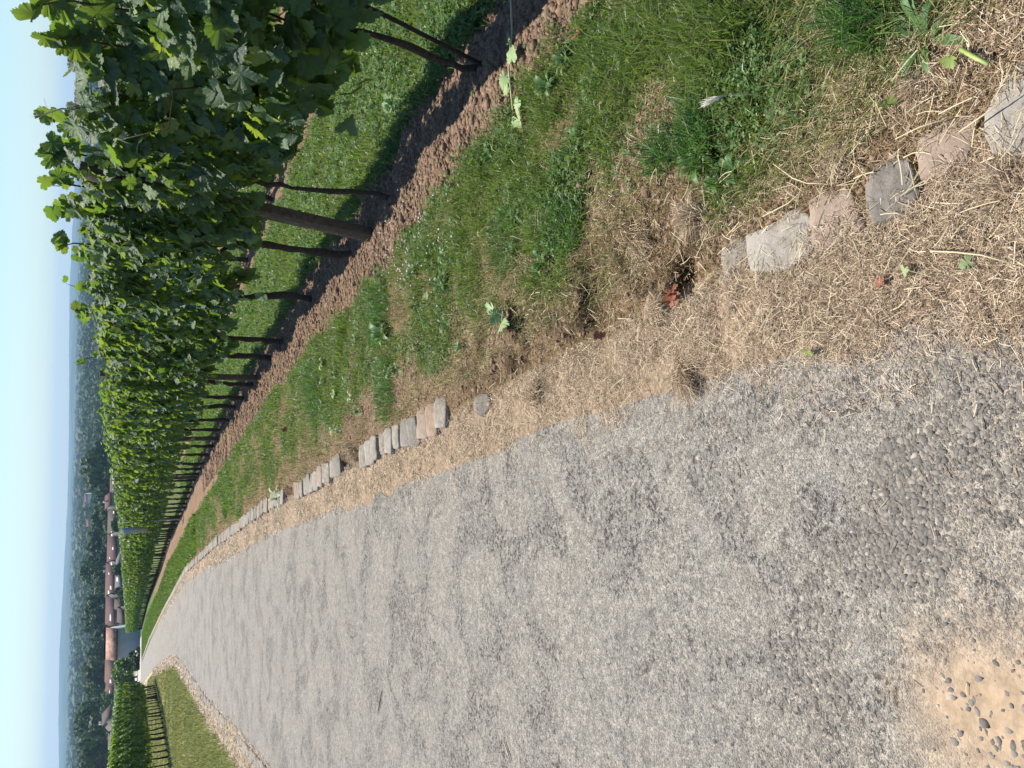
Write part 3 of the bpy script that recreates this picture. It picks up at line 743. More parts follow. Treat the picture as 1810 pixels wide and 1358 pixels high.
def canopy(name, seed, n, lod, size, m, x0=-.56, x1=.56, z0=.62, z1=1.98, th=.21, low=0, gap=0):
    r = np.random.default_rng(seed)
    px = r.uniform(x0, x1, n); u = r.uniform(0, 1, n)
    zlo = z0 + .10 * np.sin(px * 7 + seed) + low * r.uniform(0, 1, n)
    pz = zlo + (z1 + .06 * np.sin(px * 9 + seed * 2) - zlo) * u ** .92
    side = np.where(r.uniform(0, 1, n) < .5, -1., 1.)
    wdt = th * (.75 + .45 * np.sin(u * 3.0)) * (.8 + .25 * np.sin(px * 6 + seed * 3 + pz * 5))
    py = side * wdt * r.uniform(.15, 1, n) ** .45
    top = ss(.86, 1, u)
    nrm = np.stack([r.normal(0, .42, n), side * (1 - .7 * top) * r.uniform(.5, 1.1, n) + r.normal(0, .2, n), r.normal(.42, .42, n) + top * .5], 1)
    tip = np.stack([r.normal(0, .75, n), side * .35 + r.normal(0, .3, n), r.normal(-.55, .5, n) * (1 - .6 * top)], 1)
    sz = size * r.uniform(.55, 1.25, n) * (1 - .35 * top)
    pos = np.stack([px, py, pz], 1)
    if gap:
        kp = fbm(px * 3.2 + seed, pz * 3.2 + side * 3, seed) > gap - .05 * (u > .5); pos, nrm, tip, sz = pos[kp], nrm[kp], tip[kp], sz[kp]
    return leaves_mesh(name, pos, nrm, tip, sz, lod, m, r)
def trunk_mesh(seed, zb=.86, fine=True, thick=1):
    r = np.random.default_rng(seed); b = MB()
    n = 13 if fine else 5
    zz = np.linspace(-.06, zb, n); a, c = r.normal(0, .05), r.normal(0, .04)
    P = [(a * math.sin(z * 5 + seed) + r.normal(0, .008), c * math.sin(z * 4 + seed * 2) + r.normal(0, .006), z) for z in zz]
    b.tube(P, [(.034 - .013 * k / n + r.uniform(-.006, .009) + (.014 if k == 0 else 0)) * thick for k in range(n)], 8 if fine else 5)
    e = P[-1]
    for s in (-1, 1):
        b.tube([e, (e[0] + s * .14, e[1] + .01, zb + .08), (e[0] + s * .34, e[1], zb + .10), (e[0] + s * .52, e[1] - .01, zb + .05)], [.019, .014, .010, .007], 6 if fine else 4)
    return b.me('trunk', M_BARK, True)
def cane_mesh(seed, n=7, ztop=1.80, k=4):
    r = np.random.default_rng(seed); b = MB()
    for q in range(n):
        x0 = r.uniform(-.5, .5); y0 = r.normal(0, .05); zt = ztop - r.uniform(0, .35)
        x1, y1 = x0 + r.normal(0, .1), r.normal(0, .13)
        b.tube([(x0, y0, .9), (x0 + (x1 - x0) * .4 + r.normal(0, .03), y0 * .5 + y1 * .5, 1.35), (x1, y1, zt - .2), (x1 + r.normal(0, .06), y1 + r.normal(0, .05), zt)], [.0055, .0045, .003, .0015], k)
    return b.me('cane', M_CANE, True)

G_R1, G_R2, G_L = 'vines in the long row right of the road', 'vines in the second row behind it', 'vines in the row on the left verge'
NVAR = 7
can_hi = [canopy('foliage', 500 + k, 1200, 0, .080, M_LEAF, low=.10, z1=1.84, gap=.36) for k in range(NVAR)]
can_hang = [canopy('foliage', 511 + k, 1150, 0, .084, M_LEAF, z0=.50, low=.22, z1=1.82, gap=.39) for k in range(2)]
can_up = [canopy('foliage', 515 + k, 1150, 0, .077, M_LEAF, z0=.80, low=.12, z1=1.82, gap=.36) for k in range(2)]
can_mid = [canopy('foliage', 520 + k, 760, 1, .092, M_LEAF, z1=1.92, gap=.36) for k in range(6)]
can_lo = [canopy('foliage', 540 + k, 380, 2, .125, M_LEAF, th=.27) for k in range(8)]
can_r2 = [canopy('foliage', 560 + k, 250, 1, .115, M_LEAF, z1=1.5, z0=.7, th=.2) for k in range(4)]
can_L = [canopy('foliage', 580 + k, 560, 2, .13, M_LEAF, z1=2.12, z0=.72, th=.36) for k in range(4)]
trk_thin = trunk_mesh(699, thick=.55); trk_hi = [trunk_mesh(600 + k) for k in range(6)]; trk_lo = [trunk_mesh(620 + k, fine=False) for k in range(4)]
cn_hi = [cane_mesh(640 + k) for k in range(5)]; cn_lo = [cane_mesh(660 + k, 3, 1.98, 3) for k in range(3)]

def vine(x, y, rz, fol, trk, cn, label, grp, flip, sx=1):
    e = empty('grape_vine', (x, y, float(zg(x, y)) - .01), rz + (math.pi if flip else 0))
    tag(e, label, 'grape vine', grp)
    obj('trunk', trk, e); f_ = obj('foliage', fol, e)
    if sx != 1: f_.scale = (sx, 1, 1); f_.location.x = (sx - 1) * .5 * (-1 if flip else 1)
    if cn: obj('cane', cn, e)
    return e
near_lab = {0: 'nearest grape vine, cut by the right end of the frame, stem leaning over soil',
 1: 'grape vine with bare leaning stem and dark dead bark high in its leaves',
 2: 'grape vine with thin crooked twin stems just before the square wooden post',
 3: 'grape vine with thick dark trunk directly beyond the square wooden post'}
ysv = [2.25, 3.47, 5.04, 6.06, 7.58, 9.1, 9.95]; y = 11.5
while y < 122: ysv.append(y); y += 1.03 * math.cos(heading(vx, y))
for k, y in enumerate(ysv):
    x = float(vx(y)); hd = heading(vx, y); rz = math.pi / 2 - hd
    rr = int(rng.integers(100)); fl = rng.uniform() < .5
    if y < 15: lab = near_lab.get(k, 'leafy grape vine in the near row stretch between square post and second post' if y < 11.2 else 'leafy grape vine just past the second dark post of the long row')
    elif y < 40: lab = 'grape vine in the middle stretch of the long row before the grey metal post'
    else: lab = 'distant grape vine in the sunlit far stretch of the long row towards the hut'
    if y < 12: vine(x, y, rz, can_hang[k % 2] if k < 2 else can_up[k % 2] if k < 4 else can_hi[rr % NVAR], trk_thin if k in (1, 2) else trk_hi[rr % 6], cn_hi[rr % 5], lab, G_R1, fl, {1: 1.5, 3: 1.4, 4: 1.45}.get(k, 1.05))
    elif y < 34: vine(x, y, rz, can_mid[rr % 6], trk_hi[rr % 6], cn_lo[rr % 3], lab, G_R1, fl)
    else: vine(x, y, rz, can_lo[rr % 8], trk_lo[rr % 4], None, lab, G_R1, fl)
y = 4.6
while y < 17:
    x = float(vx(y)) + 2.02; rr = int(rng.integers(100))
    vine(x, y, math.pi / 2 - heading(vx, y), can_r2[rr % 4], trk_hi[rr % 6], cn_lo[rr % 3] if False else None, 'lower grape vine in the second row seen through gaps of the first', G_R2, rng.uniform() < .5)
    y += 1.1
ysl = np.arange(26.5, 53.8, .98)
for k, y in enumerate(ysl):
    x = float(wx(y)) if y > 33 else -14.9 + (33.4 - y) * .16; rr = int(rng.integers(100))
    vine(x, y, math.pi / 2 - heading(wx, max(y, 34)), can_L[rr % 4], trk_lo[rr % 4], None, 'grape vine with sunlit top in the left verge row' if y < ysl[-1] - .5 else 'last grape vine at the far end of the left verge row, by the pale path', G_L, rng.uniform() < .5)

# loose shoots standing above the row
def shoot(px, py, zt, seed, dry=False):
    r = np.random.default_rng(seed); Y_ = 3.9 if py < 120 else (4.6 if py < 300 else 5.6)
# posts
def post(x, y, h, w_, d_, m, name, label, rz, lean=(0, 0)):
    b = MB(); b.box(-w_ / 2, w_ / 2, -d_ / 2, d_ / 2, -.3, h)
    me = b.me(name, m)
    o = obj(name, me, None, (x, y, float(zg(x, y)))); o.rotation_euler = (lean[0], lean[1], rz)
    bv = o.modifiers.new('edge', 'BEVEL'); bv.width = .004; bv.segments = 2
    return tag(o, label, 'post', 'posts in the vine rows')
p = at(668, 412)
post(p[0] - .02, p[1], 1.85, .072, .085, M_WOOD, 'vineyard_post', 'square weathered wooden post, the nearest and largest in the vine row', R(24), (R(4), R(4)))
for yy in (11.0, 16.4, 21.8, 27.2, 32.6, 38, 43.4, 48.8, 54.2, 59.6, 65, 70.4, 75.8, 81.2, 86.6, 92, 97.4, 102.8, 108.2):
    post(float(vx(yy)) - .03, yy, 1.9, .07, .07, M_WOOD, 'vineyard_post', 'second dark wooden post along the long row' if yy == 11 else 'dark wooden post standing among the farther vines of the long row', math.pi / 2 - heading(vx, yy))
for yy in (31, 36.5, 42, 47.5, 53.2):
    post(float(wx(yy)) if yy > 33 else -14.5, yy, 1.8, .07, .07, M_WOOD, 'vineyard_post', 'dark wooden post among the vines of the left verge row', .3)
st = MB(); st.tube([(0, 0, -.1), (.01, .0, .5), (0, 0, 1.2)], .011, 6)
p = at(872, 120)
o = obj('vine_stake', st.me('vine_stake', M_TWIG), None, (p[0], p[1], float(zg(p[0], p[1])))); o.rotation_euler = (R(4), R(10), 0)
tag(o, 'thin dark stake supporting the leaning stem near the right end of the vine row', 'stake')
# pale metal post half sunk in leaves
p = at(322, 917); q = far(239, 916, p[1])
e = empty('metal_post', (p[0] - .30, p[1] - .1, float(zg(p[0], p[1]))), math.pi / 2 - heading(vx, p[1]))
tag(e, 'pale grey metal post standing in front of the leaves halfway down the long row', 'post', 'posts in the vine rows')
b = MB(); b.box(-.02, .02, -.32, -.28, -.3, 1.85); b.box(-.015, .015, -.28, -.05, 1.5, 1.53); obj('post', b.me('post', M_STEEL), e)
b = MB(); b.box(-.012, .012, -.12, .07, 1.08, 1.86); obj('flat_panel', b.me('flat_panel', M_STEEL), e)

# trellis wires
for k, (hh, lb) in enumerate(((.9, 'lowest trellis wire, carrying the vine arms along the long row'), (1.35, 'middle trellis wire running inside the leaves of the long row'), (1.8, 'top trellis wire of the long row, glimpsed between upper leaves'))):
    b = MB(); yy = np.arange(2, 110, 1.5)
    b.tube([(float(vx(a)) + .04, float(a), float(base_z(a)) + hh + .03) for a in yy], .0016, 4)
    tag(obj('trellis_wire', b.me('trellis_wire', M_WIRE)), lb, 'wire')

# single upright shoots with their leaves, above the hedge line
def top_shoot(px, py, ph, Y_, label, seed, dry=False, nleaf=5, sz=.085):
    """base at picture (px,py) on the hedge top, reaching picture px=ph"""
    r = np.random.default_rng(seed)
    a = far(px, py, Y_); bpt = far(ph, py - 18 * r.uniform(-1, 1), Y_)
    e = empty('vine_shoot', tuple(a)); tag(e, label, 'shoot', 'loose shoots above the vine row')
    d = bpt - a; b = MB()
    P = [np.zeros(3) - [0, 0, .15], d * .4 + [.01, 0, 0], d * .75, d]
    b.tube(P, [.006, .005, .003, .0015], 5)
    if dry:
        for q in range(9):
            u = r.uniform(.35, .95); s0 = d * u; b.tube([s0, s0 + r.normal(0, .035, 3) + [0, 0, .03]], [.0015, .0008], 3)
    obj('cane', b.me('cane', M_PALESTALK if dry else M_CANE), e)
    u = np.linspace(.25, .98, nleaf); pos = d[None] * u[:, None] + r.normal(0, .035, (nleaf, 3))
    nr_ = np.stack([r.normal(0, .5, nleaf), -np.ones(nleaf) * .8, r.normal(.2, .4, nleaf)], 1)
    tp = np.stack([r.normal(0, 1, nleaf), r.normal(0, .3, nleaf), r.normal(-.3, .5, nleaf)], 1)
    obj('leaves', leaves_mesh('leaves', pos, nr_, tp, sz * r.uniform(.7, 1.2, nleaf), 0, M_LEAF, r), e)
top_shoot(150, 70, 78, 3.75, 'shoot with two glowing yellow green leaves rising highest against the sky', 1, nleaf=6, sz=.10)
top_shoot(150, 2, 55, 3.4, 'dark leaf cluster against the sky above the nearest vine', 2, nleaf=5, sz=.11)
top_shoot(140, 190, 62, 4.6, 'dry pale shoot with bare side twigs against the sky', 3, dry=True, nleaf=2, sz=.05)
top_shoot(140, 218, 82, 4.8, 'short shoot with one yellow green leaf next to the dry pale shoot', 4, nleaf=4, sz=.09)
top_shoot(135, 275, 78, 5.2, 'bushy dark green shoot sticking up left of the short yellow green one', 5, nleaf=12, sz=.10)
top_shoot(140, 330, 92, 5.6, 'dark pointed shoot above the square wooden post', 6, nleaf=5, sz=.09)
top_shoot(140, 370, 90, 5.8, 'forked leafy shoot just beyond the one above the wooden post', 7, nleaf=7, sz=.09)
top_shoot(150, 430, 100, 6.6, 'short brown tipped shoot beyond the forked leafy one', 8, nleaf=6, sz=.09)
top_shoot(155, 515, 117, 8.2, 'pair of thin bare dark tips above the middle vines', 9, nleaf=2, sz=.07)
top_shoot(160, 560, 132, 9.4, 'small leafy tip where the far hills first show', 10, nleaf=6, sz=.09)
top_shoot(178, 628, 130, 11.5, 'single thin upright tip crossing the blue hills', 11, nleaf=3, sz=.07)

# dark matted tangle of bark strands high in the near foliage
b = MB(); r = np.random.default_rng(12); c = far(245, 150, 4.15); 
for q in range(60):
    a = np.clip(r.normal(0, 1, 3), -1.6, 1.6) * [.06, .04, .09]; b.tube([a, a + r.normal(0, .03, 3), a + r.normal(0, .05, 3)], .0025, 3)
b.tube([(-.02, 0, -.2), (.03, 0, 0), (.10, .02, .2), (.16, .02, .38)], [.03, .035, .028, .012], 6)
tag(obj('bark_tangle', b.me('bark_tangle', M_TWIG), None, tuple(c)), 'dark dead bark tangle caught high in the near vine leaves', 'dead bark')

# ------------------------------------------------------------------ small things on the ground
def ground_leaf(px, py, size, m, label, seed, cat='fallen leaf', n=1, tilt=.6, up=.02, name='fallen_leaf'):
    r = np.random.default_rng(seed); p = at(px, py, .03); size = size * .62
    pos = r.normal(0, size * .35, (n, 3)) * [1, 1, .15] + [0, 0, .012]
    if n == 1: pos[:] = [[0, 0, .012]]
    me = leaves_mesh(name, pos, np.stack([r.normal(0, tilt, n), r.normal(-.3, tilt, n), np.ones(n)], 1), r.normal(0, 1, (n, 3)) * [1, 1, .1], np.full(n, size) * r.uniform(.8, 1.1, n), 0, m, r)
    z = max(float(zg(p[0], p[1])), float(base_z(p[1])) + .004) + up
    return tag(obj(name, me, None, (p[0], p[1], z)), label, cat, 'fallen leaves by the kerb')
M_YG = leafy('wilting_leaf', [(0, (.25, .34, .09)), (1, (.34, .40, .12))], .25, (.4, .5, .1), .6, .3, 30)
M_PG = leafy('pale_leaf', [(0, (.30, .37, .17)), (1, (.36, .40, .20))], .2, (.4, .5, .2), .7, .2, 30)
M_LG = leafy('light_leaf', [(0, (.35, .47, .20)), (1, (.42, .55, .28))], .25, (.4, .5, .2), .6, .3, 30)
ground_leaf(1585, 188, .050, M_YG, 'curled green yellow leaf lying in brown straw beside the flat beige pink stone', 21, up=.025)
ground_leaf(1608, 480, .045, M_PG, 'dull pale green dry leaf on straw below the pinkish stones', 22, up=.025)
ground_leaf(1430, 622, .042, M_YG, 'small dark green leaf lying at the very edge of the asphalt', 23)
ground_leaf(1716, 466, .036, M_PG, 'small wilted leaf half under straw near the lower edge', 24)
ground_leaf(1698, 112, .05, M_YG, 'withered green leaf with pale rim beside the broad leaved weed', 25, up=.03)
ground_leaf(893, 560, .10, M_LG, 'large light green curled leaf on bare earth between grass and road', 26, n=3, up=.03)
ground_leaf(705, 182, .11, M_LG, 'heap of pale wilted leaves in the grass behind the vine row', 27, n=5, up=.03)
ground_leaf(935, 108, .10, M_LG, 'broad light green leaf on the soil strip in front of the vines', 28, up=.02)
ground_leaf(815, 612, .07, M_LG, 'wilted green leaf where grass ends short of the lone dark stone', 29, n=2, up=.02)
ground_leaf(770, 525, .06, M_PG, 'pale leaf caught in the grass beside the clover flowers', 30, up=.04)
ground_leaf(1197, 522, .075, M_BROWN, 'large crumpled red brown dead leaf beside the dark hole', 31, n=3, up=.03)
ground_leaf(1063, 597, .05, M_BROWN, 'small rusty dead leaf on bare earth left of the large red brown one', 32, n=2, up=.02)
ground_leaf(517, 760, .09, M_BROWN, 'brown dead leaf lying in the distant verge grass', 33, n=1, up=.05)
ground_leaf(1560, 498, .035, M_BROWN, 'faded pinkish leaf scrap beside the dull pale green leaf', 34, up=.015)
ground_leaf(1040, 68, .05, M_BROWN, 'reddish leaf at the edge of the soil strip near the right end', 35, up=.03)

def lay(name, pts, rad, m, label, cat, dz=.02, k=6):
    P = []
    for a, b_ in pts:
        p = at(a, b_, dz); P.append([p[0], p[1], max(float(zg(p[0], p[1])), float(base_z(p[1])) + .005) + dz])
    P = np.array(P); c = P[0].copy(); mb = MB(); mb.tube(P - c, rad, k)
    return tag(obj(name, mb.me(name, m, True), None, tuple(c)), label, cat)
lay('twig', [(676, 1222), (673, 1240), (669, 1262)], [.0025, .0035, .002], M_TWIG, 'short dark twig lying alone on the middle of the asphalt', 'twig', .006)
lay('straw_stalk', [(893, 1312), (899, 1330), (904, 1346)], [.003, .004, .002], M_PALESTALK, 'forked pale stalk lying on the asphalt at the left edge of the road', 'stalk', .006)
lay('green_stem', [(1710, 92), (1736, 106), (1762, 119)], [.0045, .005, .0045], M_GREENSTEM, 'short thick bright green stem piece on straw near the smooth grey stone', 'stem', .035)
lay('twig', [(1783, 426), (1800, 437), (1822, 446)], [.003, .005, .004], M_TWIG, 'dark brown curved twig at the lower edge of the straw', 'twig', .015)
lay('straw_stalk', [(1378, 292), (1415, 318), (1440, 327), (1473, 328)], [.0015, .0018, .0016, .001], M_PALESTALK, 'long bent pale stalk above the salmon pink stone', 'stalk', .045)
lay('straw_stalk', [(1360, 385), (1405, 362), (1432, 340)], [.0014, .0016, .001], M_PALESTALK, 'straight straw lying over the pitted pale stone', 'stalk', .06)
lay('straw_stalk', [(1700, 235), (1745, 205), (1790, 172)], [.0016, .0018, .001], M_PALESTALK, 'pale stalk bridging the smooth grey and the flat beige stone', 'stalk', .055)
lay('straw_stalk', [(1596, 250), (1640, 228), (1680, 215)], [.0012, .0014, .001], M_PALESTALK, 'thin stalk crossing the upper rim of the flat beige pink stone', 'stalk', .05)
lay('straw_stalk', [(1650, 445), (1695, 447), (1740, 452), (1790, 466)], [.0016, .0018, .0016, .001], M_PALESTALK, 'long pale straw lying flat near the lower edge below the stones', 'stalk', .035)
e = at(1330, 188, .2); b = MB()
g_ = at(1385, 176, .02)
b.tube([(0, 0, -.02), (-.005, .01, .10), (-.02, .02, .18)], [.0015, .0012, .001], 4)
e0 = empty('grass_ear', (g_[0], g_[1], float(zg(g_[0], g_[1])))); tag(e0, 'single bleached bristly grass ear standing over the turf', 'grass ear')
obj('stem', b.me('stem', M_PALESTALK), e0)
b = MB(); r = np.random.default_rng(5)
for q in range(46):
    u = r.uniform(0, .035); s0 = np.array([-.02 - u * .3, .02 + u * .6, .18 + u * .6]); b.tube([s0, s0 + np.array([-.012, .02, .03]) + r.normal(0, .006, 3)], [.0009, .0003], 3)
obj('ear', b.me('ear', M_WHITE), e0)
# trailing cut shoot on the soil
sh = empty('cut_shoot', tuple(at(930, 130))); tag(sh, 'cut vine shoot with withered leaves trailing over the soil strip', 'shoot')
P = [at(930, 200, .02), at(930, 130, .03), at(922, 60, .03), at(926, 5, .02)]; P = [np.array([p[0], p[1], float(zg(p[0], p[1])) + .03]) - np.array(sh.location) for p in P]
b = MB(); b.tube(P, [.003, .004, .005, .005], 5); obj('stem', b.me('stem', M_PALESTALK), sh)
r = np.random.default_rng(8); pos = np.array([P[0], P[0] + [.02, .03, 0], P[1], (P[1] + P[2]) / 2, P[0] * .5 + P[1] * .5]) + r.normal(0, .03, (5, 3)) * [1, 1, .2]
obj('leaves', leaves_mesh('leaves', pos, np.stack([r.normal(0, .3, 5), r.normal(0, .3, 5), np.ones(5)], 1), r.normal(0, 1, (5, 3)), np.full(5, .06), 0, M_LG, r), sh)

# broad leaved weeds
def lance(b, a, ln, wd, rise, r):
    n = 6; P = []
    for k in range(n + 1):
        u = k / n; w_ = wd * math.sin(math.pi * (u * .92 + .04)) ** .8
        x = ln * u; z = rise * math.sin(u * 2.2) * ln - .10 * ln * u * u
        for s in (-1, 0, 1):
            P.append((math.cos(a) * x - math.sin(a) * w_ * s, math.sin(a) * x + math.cos(a) * w_ * s, z + (.25 * w_ if s else 0)))
    b.add(P, [(k * 3 + s, k * 3 + s + 3, k * 3 + s + 4, k * 3 + s + 1) for k in range(n) for s in (0, 1)])
def weed(px, py, nl, ln, wd, label, seed, m):
    r = np.random.default_rng(seed); p = at(px, py, .02); b = MB()
    for k in range(nl): lance(b, k * 2.4 + r.normal(0, .3), ln * r.uniform(.6, 1.2), wd * r.uniform(.7, 1.2), r.uniform(.2, .7), r)
    o = obj('weed', b.me('weed', m, True), None, (p[0], p[1], float(zg(p[0], p[1])) + .005)); tag(o, label, 'weed', 'broad leaved weeds in the verge')
M_WEED = leafy('weed_leaf', [(0, (.06, .14, .04)), (1, (.13, .24, .07))], .25, (.3, .45, .08), .5, .35, 40)
weed(1642, 72, 10, .105, .011, 'rosette of long narrow leaves beside the dark tuft near the upper right edge', 1, M_WEED)
weed(1300, 300, 6, .05, .012, 'small bright green weed in dry straw above the small pointed stone', 2, M_WEED)
weed(1270, 325, 7, .035, .010, 'tiny grey green weed above the dark hole', 3, M_WEED)
weed(1130, 90, 7, .07, .014, 'weed with blunt leaves in the middle of the turf', 4, M_WEED)
weed(495, 880, 8, .16, .02, 'yellow green weed near the far kerb stones', 5, M_LG)
weed(690, 590, 8, .13, .02, 'tufty weed at the bare gap between two grass patches', 6, M_WEED)
rw = np.random.default_rng(31); k = 0
while k < 40:
    yy_ = rw.uniform(1.2, 7); xx_ = float(kx(yy_)) + rw.uniform(.3, 1.25)
    if zones(np.array([xx_]), np.array([yy_]))[0][0] > .3: continue
    b = MB()
    for q in range(int(rw.integers(5, 10))): lance(b, q * 2.4 + rw.normal(0, .3), rw.uniform(.03, .07), rw.uniform(.006, .014), rw.uniform(.3, .9), rw)
    o = obj('weed', b.me('weed', M_WEED if k % 3 else M_LG if k % 9 == 0 else M_WEED, True), None, (xx_, yy_, float(zg(xx_, yy_)) + .012)); tag(o, 'small leafy weed dotted among the near verge turf', 'weed', 'small weeds dotted in the near turf'); k += 1
# dark grass tufts
def tuft(px, py, n, h, sp, label, seed, lean=.8):
    p = at(px, py, .02); q_ = rng.uniform(0, 6.28, n); w__ = sp * 1.7 * rng.uniform(0, 1, n) ** .6; x = p[0] + w__ * np.cos(q_); y = p[1] + w__ * np.sin(q_)
    o = blades('grass_tuft', x, y, zg(x, y) - .005, h * rng.uniform(.5, 1.2, n), np.full(n, .0034), rng.uniform(.3, lean + .15, n), M_DEEP)
    tag(o, label, 'grass tuft', 'taller grass tufts in the verge')
M_DEEP = leafy('deep_grass', [(0, (.03, .075, .02)), (.5, (.06, .125, .03)), (.85, (.10, .18, .045)), (1, (.26, .28, .11))], .3, (.2, .4, .06), .4, .5)
tuft(1560, 25, 700, .15, .05, 'dark long bladed grass tuft at the very top right of the verge', 1)
tuft(1240, 240, 500, .12, .055, 'long bladed tuft in the middle turf', 2)
tuft(1180, 270, 350, .10, .05, 'smaller straggling tuft beside the middle one', 3)
tuft(1010, 400, 900, .08, .07, 'lush deep green tuft above the bare earth patch', 4)
tuft(900, 430, 700, .09, .09, 'rounded green tuft left of the lush deep one', 5)
tuft(680, 560, 900, .13, .13, 'dark tuft overhanging a bare gap near the soil strip', 6)
tuft(690, 690, 800, .12, .13, 'lush tuft standing just above the run of pale kerb stones', 7)
tuft(560, 700, 900, .15, .18, 'wide dark tuft in the distant verge grass', 8)
def dry_tuft(px, py, n, h, sp, label, seed, wdt=.0016):
    p = at(px, py, .01); q_ = rng.uniform(0, 6.28, n); w__ = sp * rng.uniform(0, 1, n); x = p[0] + w__ * np.cos(q_); y = p[1] + w__ * np.sin(q_)
    o = blades('dry_tuft', x, y, zg(x, y) - .004, h * rng.uniform(.5, 1.2, n), np.full(n, wdt), rng.uniform(.6, 1.0, n), M_STRAW, dirs=np.full(n, seed * 1.7), droop=.75)
    tag(o, label, 'dry tuft', 'bleached dry grass tufts beside the kerb')
dry_tuft(1245, 385, 420, .10, .035, 'golden dry tuft radiating just above the small pointed stone', 1)
dry_tuft(1215, 665, 600, .10, .05, 'bleached dry tussock spilling onto the asphalt edge', 2)
dry_tuft(1160, 560, 420, .09, .05, 'pale dry tuft fanning out between the red leaf and the asphalt', 3)
dry_tuft(1500, 300, 320, .07, .04, 'brown dry tuft behind the cracked grey stone', 4)
dry_tuft(1640, 150, 320, .07, .04, 'dry tuft below the long leaved rosette', 5)
dry_tuft(1120, 420, 420, .10, .06, 'golden tuft at the ragged end of the turf', 6, .002)
dry_tuft(950, 700, 400, .11, .06, 'flattened pale tuft short of the lone dark stone', 7, .002)
dry_tuft(1790, 330, 400, .08, .05, 'loose straw tuft at the bottom rim beside the smooth grey stone', 8)
dry_tuft(620, 800, 400, .12, .10, 'sandy dry tuft beside the first dark gap in the kerb', 9, .003)

# ------------------------------------------------------------------ hut at the end of the row
def house(cx, cy, L_, W_, hw, hr, rz, rm, wm, name, label, grp=None, windows=(), chim=(), sky=(), z=None, eave=.4, cat='house', body='wall', gab=True):
    zz = float(base_z(cy)) if z is None else z
    e = empty(name, (cx, cy, zz), rz); tag(e, label, cat, grp)
    b = MB()
    V = [(-L_/2, -W_/2, -2), (L_/2, -W_/2, -2), (L_/2, W_/2, -2), (-L_/2, W_/2, -2), (-L_/2, -W_/2, hw), (L_/2, -W_/2, hw), (L_/2, W_/2, hw), (-L_/2, W_/2, hw), (-L_/2, 0, hr - .12), (L_/2, 0, hr - .12)]
    b.add(V, [(0, 1, 5, 4), (1, 2, 6, 9, 5), (2, 3, 7, 6), (3, 0, 4, 8, 7), (4, 5, 9, 8), (6, 7, 8, 9)])
    obj(body, b.me(body, wm), e)
    b = MB(); sl_ = (hr - hw) / (W_ / 2)
    for s in (-1, 1):
        y0, y1 = s * (W_ / 2 + eave), 0; z0, z1 = hw - sl_ * eave + .05, hr + .05
        x0, x1 = -L_ / 2 - eave * .8, L_ / 2 + eave * .8
        V = [(x0, y0, z0), (x1, y0, z0), (x1, y1, z1), (x0, y1, z1), (x0, y0, z0 + .14), (x1, y0, z0 + .14), (x1, y1, z1 + .14), (x0, y1, z1 + .14)]
        b.add(V, [(0, 3, 2, 1), (4, 5, 6, 7), (0, 1, 5, 4), (1, 2, 6, 5), (2, 3, 7, 6), (3, 0, 4, 7)])
    rf = obj('roof', b.me('roof', rm), e)
    for (u, s) in chim:
        b = MB(); b.box(u - .35, u + .35, s * W_ * .15 - .3, s * W_ * .15 + .3, hr - 1.2, hr + .9); obj('chimney', b.me('chimney', M_WHITE), rf)
    for (u, v, w_, h_) in sky:
        b = MB(); yy = -W_ / 2 + v * W_ / 2; z0 = hw + v * (hr - hw)
        dy = h_ * math.cos(math.atan(sl_)); dz = h_ * math.sin(math.atan(sl_))
        V = [(u - w_/2, yy, z0 + .26), (u + w_/2, yy, z0 + .26), (u + w_/2, yy + dy, z0 + dz + .26), (u - w_/2, yy + dy, z0 + dz + .26)]
        V += [(a, b2, c - .1) for a, b2, c in V]
        b.add(V, [(0, 1, 2, 3), (4, 7, 6, 5), (0, 4, 5, 1), (1, 5, 6, 2), (2, 6, 7, 3), (3, 7, 4, 0)])
        obj('skylight', b.me('skylight', M_WHITE), rf)
    for (u, z0, w_, h_) in windows:
        b = MB(); b.box(u - w_/2, u + w_/2, -W_/2 - .03, -W_/2 + .05, z0, z0 + h_); obj('window', b.me('window', M_GLASS), e)
    return e, rf
Yh = 134.0
a = far(204, 1168, Yh); b_ = far(204, 1118, Yh); g0_ = far(248, 1140, Yh)
xc = (a[0] + b_[0]) / 2; Lh = abs(b_[0] - a[0]); zb = float(g0_[2])
e, rf = house(xc, Yh + 2.2, Lh, 4.6, a[2] - zb, far(187, 1140, Yh + 2)[2] - zb, R(9), M_HUTROOF, M_PLASTER, 'vineyard_hut', 'grey plastered hut with patchy sunlit pink tiled roof at the end of the vine row', z=zb, eave=.25, cat='hut')
b = MB(); b.box(-Lh / 2 - .25, Lh / 2 + .25, -.12, .12, far(187, 1140, Yh + 2)[2] - zb + .16, far(187, 1140, Yh + 2)[2] - zb + .30); obj('ridge_cap', b.me('ridge_cap', M_DARK), rf)
# vent and gutter
b = MB(); b.box(-Lh / 2 - .1, Lh / 2 + .1, -2.75, -2.62, a[2] - zb - .22, a[2] - zb - .1); obj('gutter', b.me('gutter', M_DARK), e)

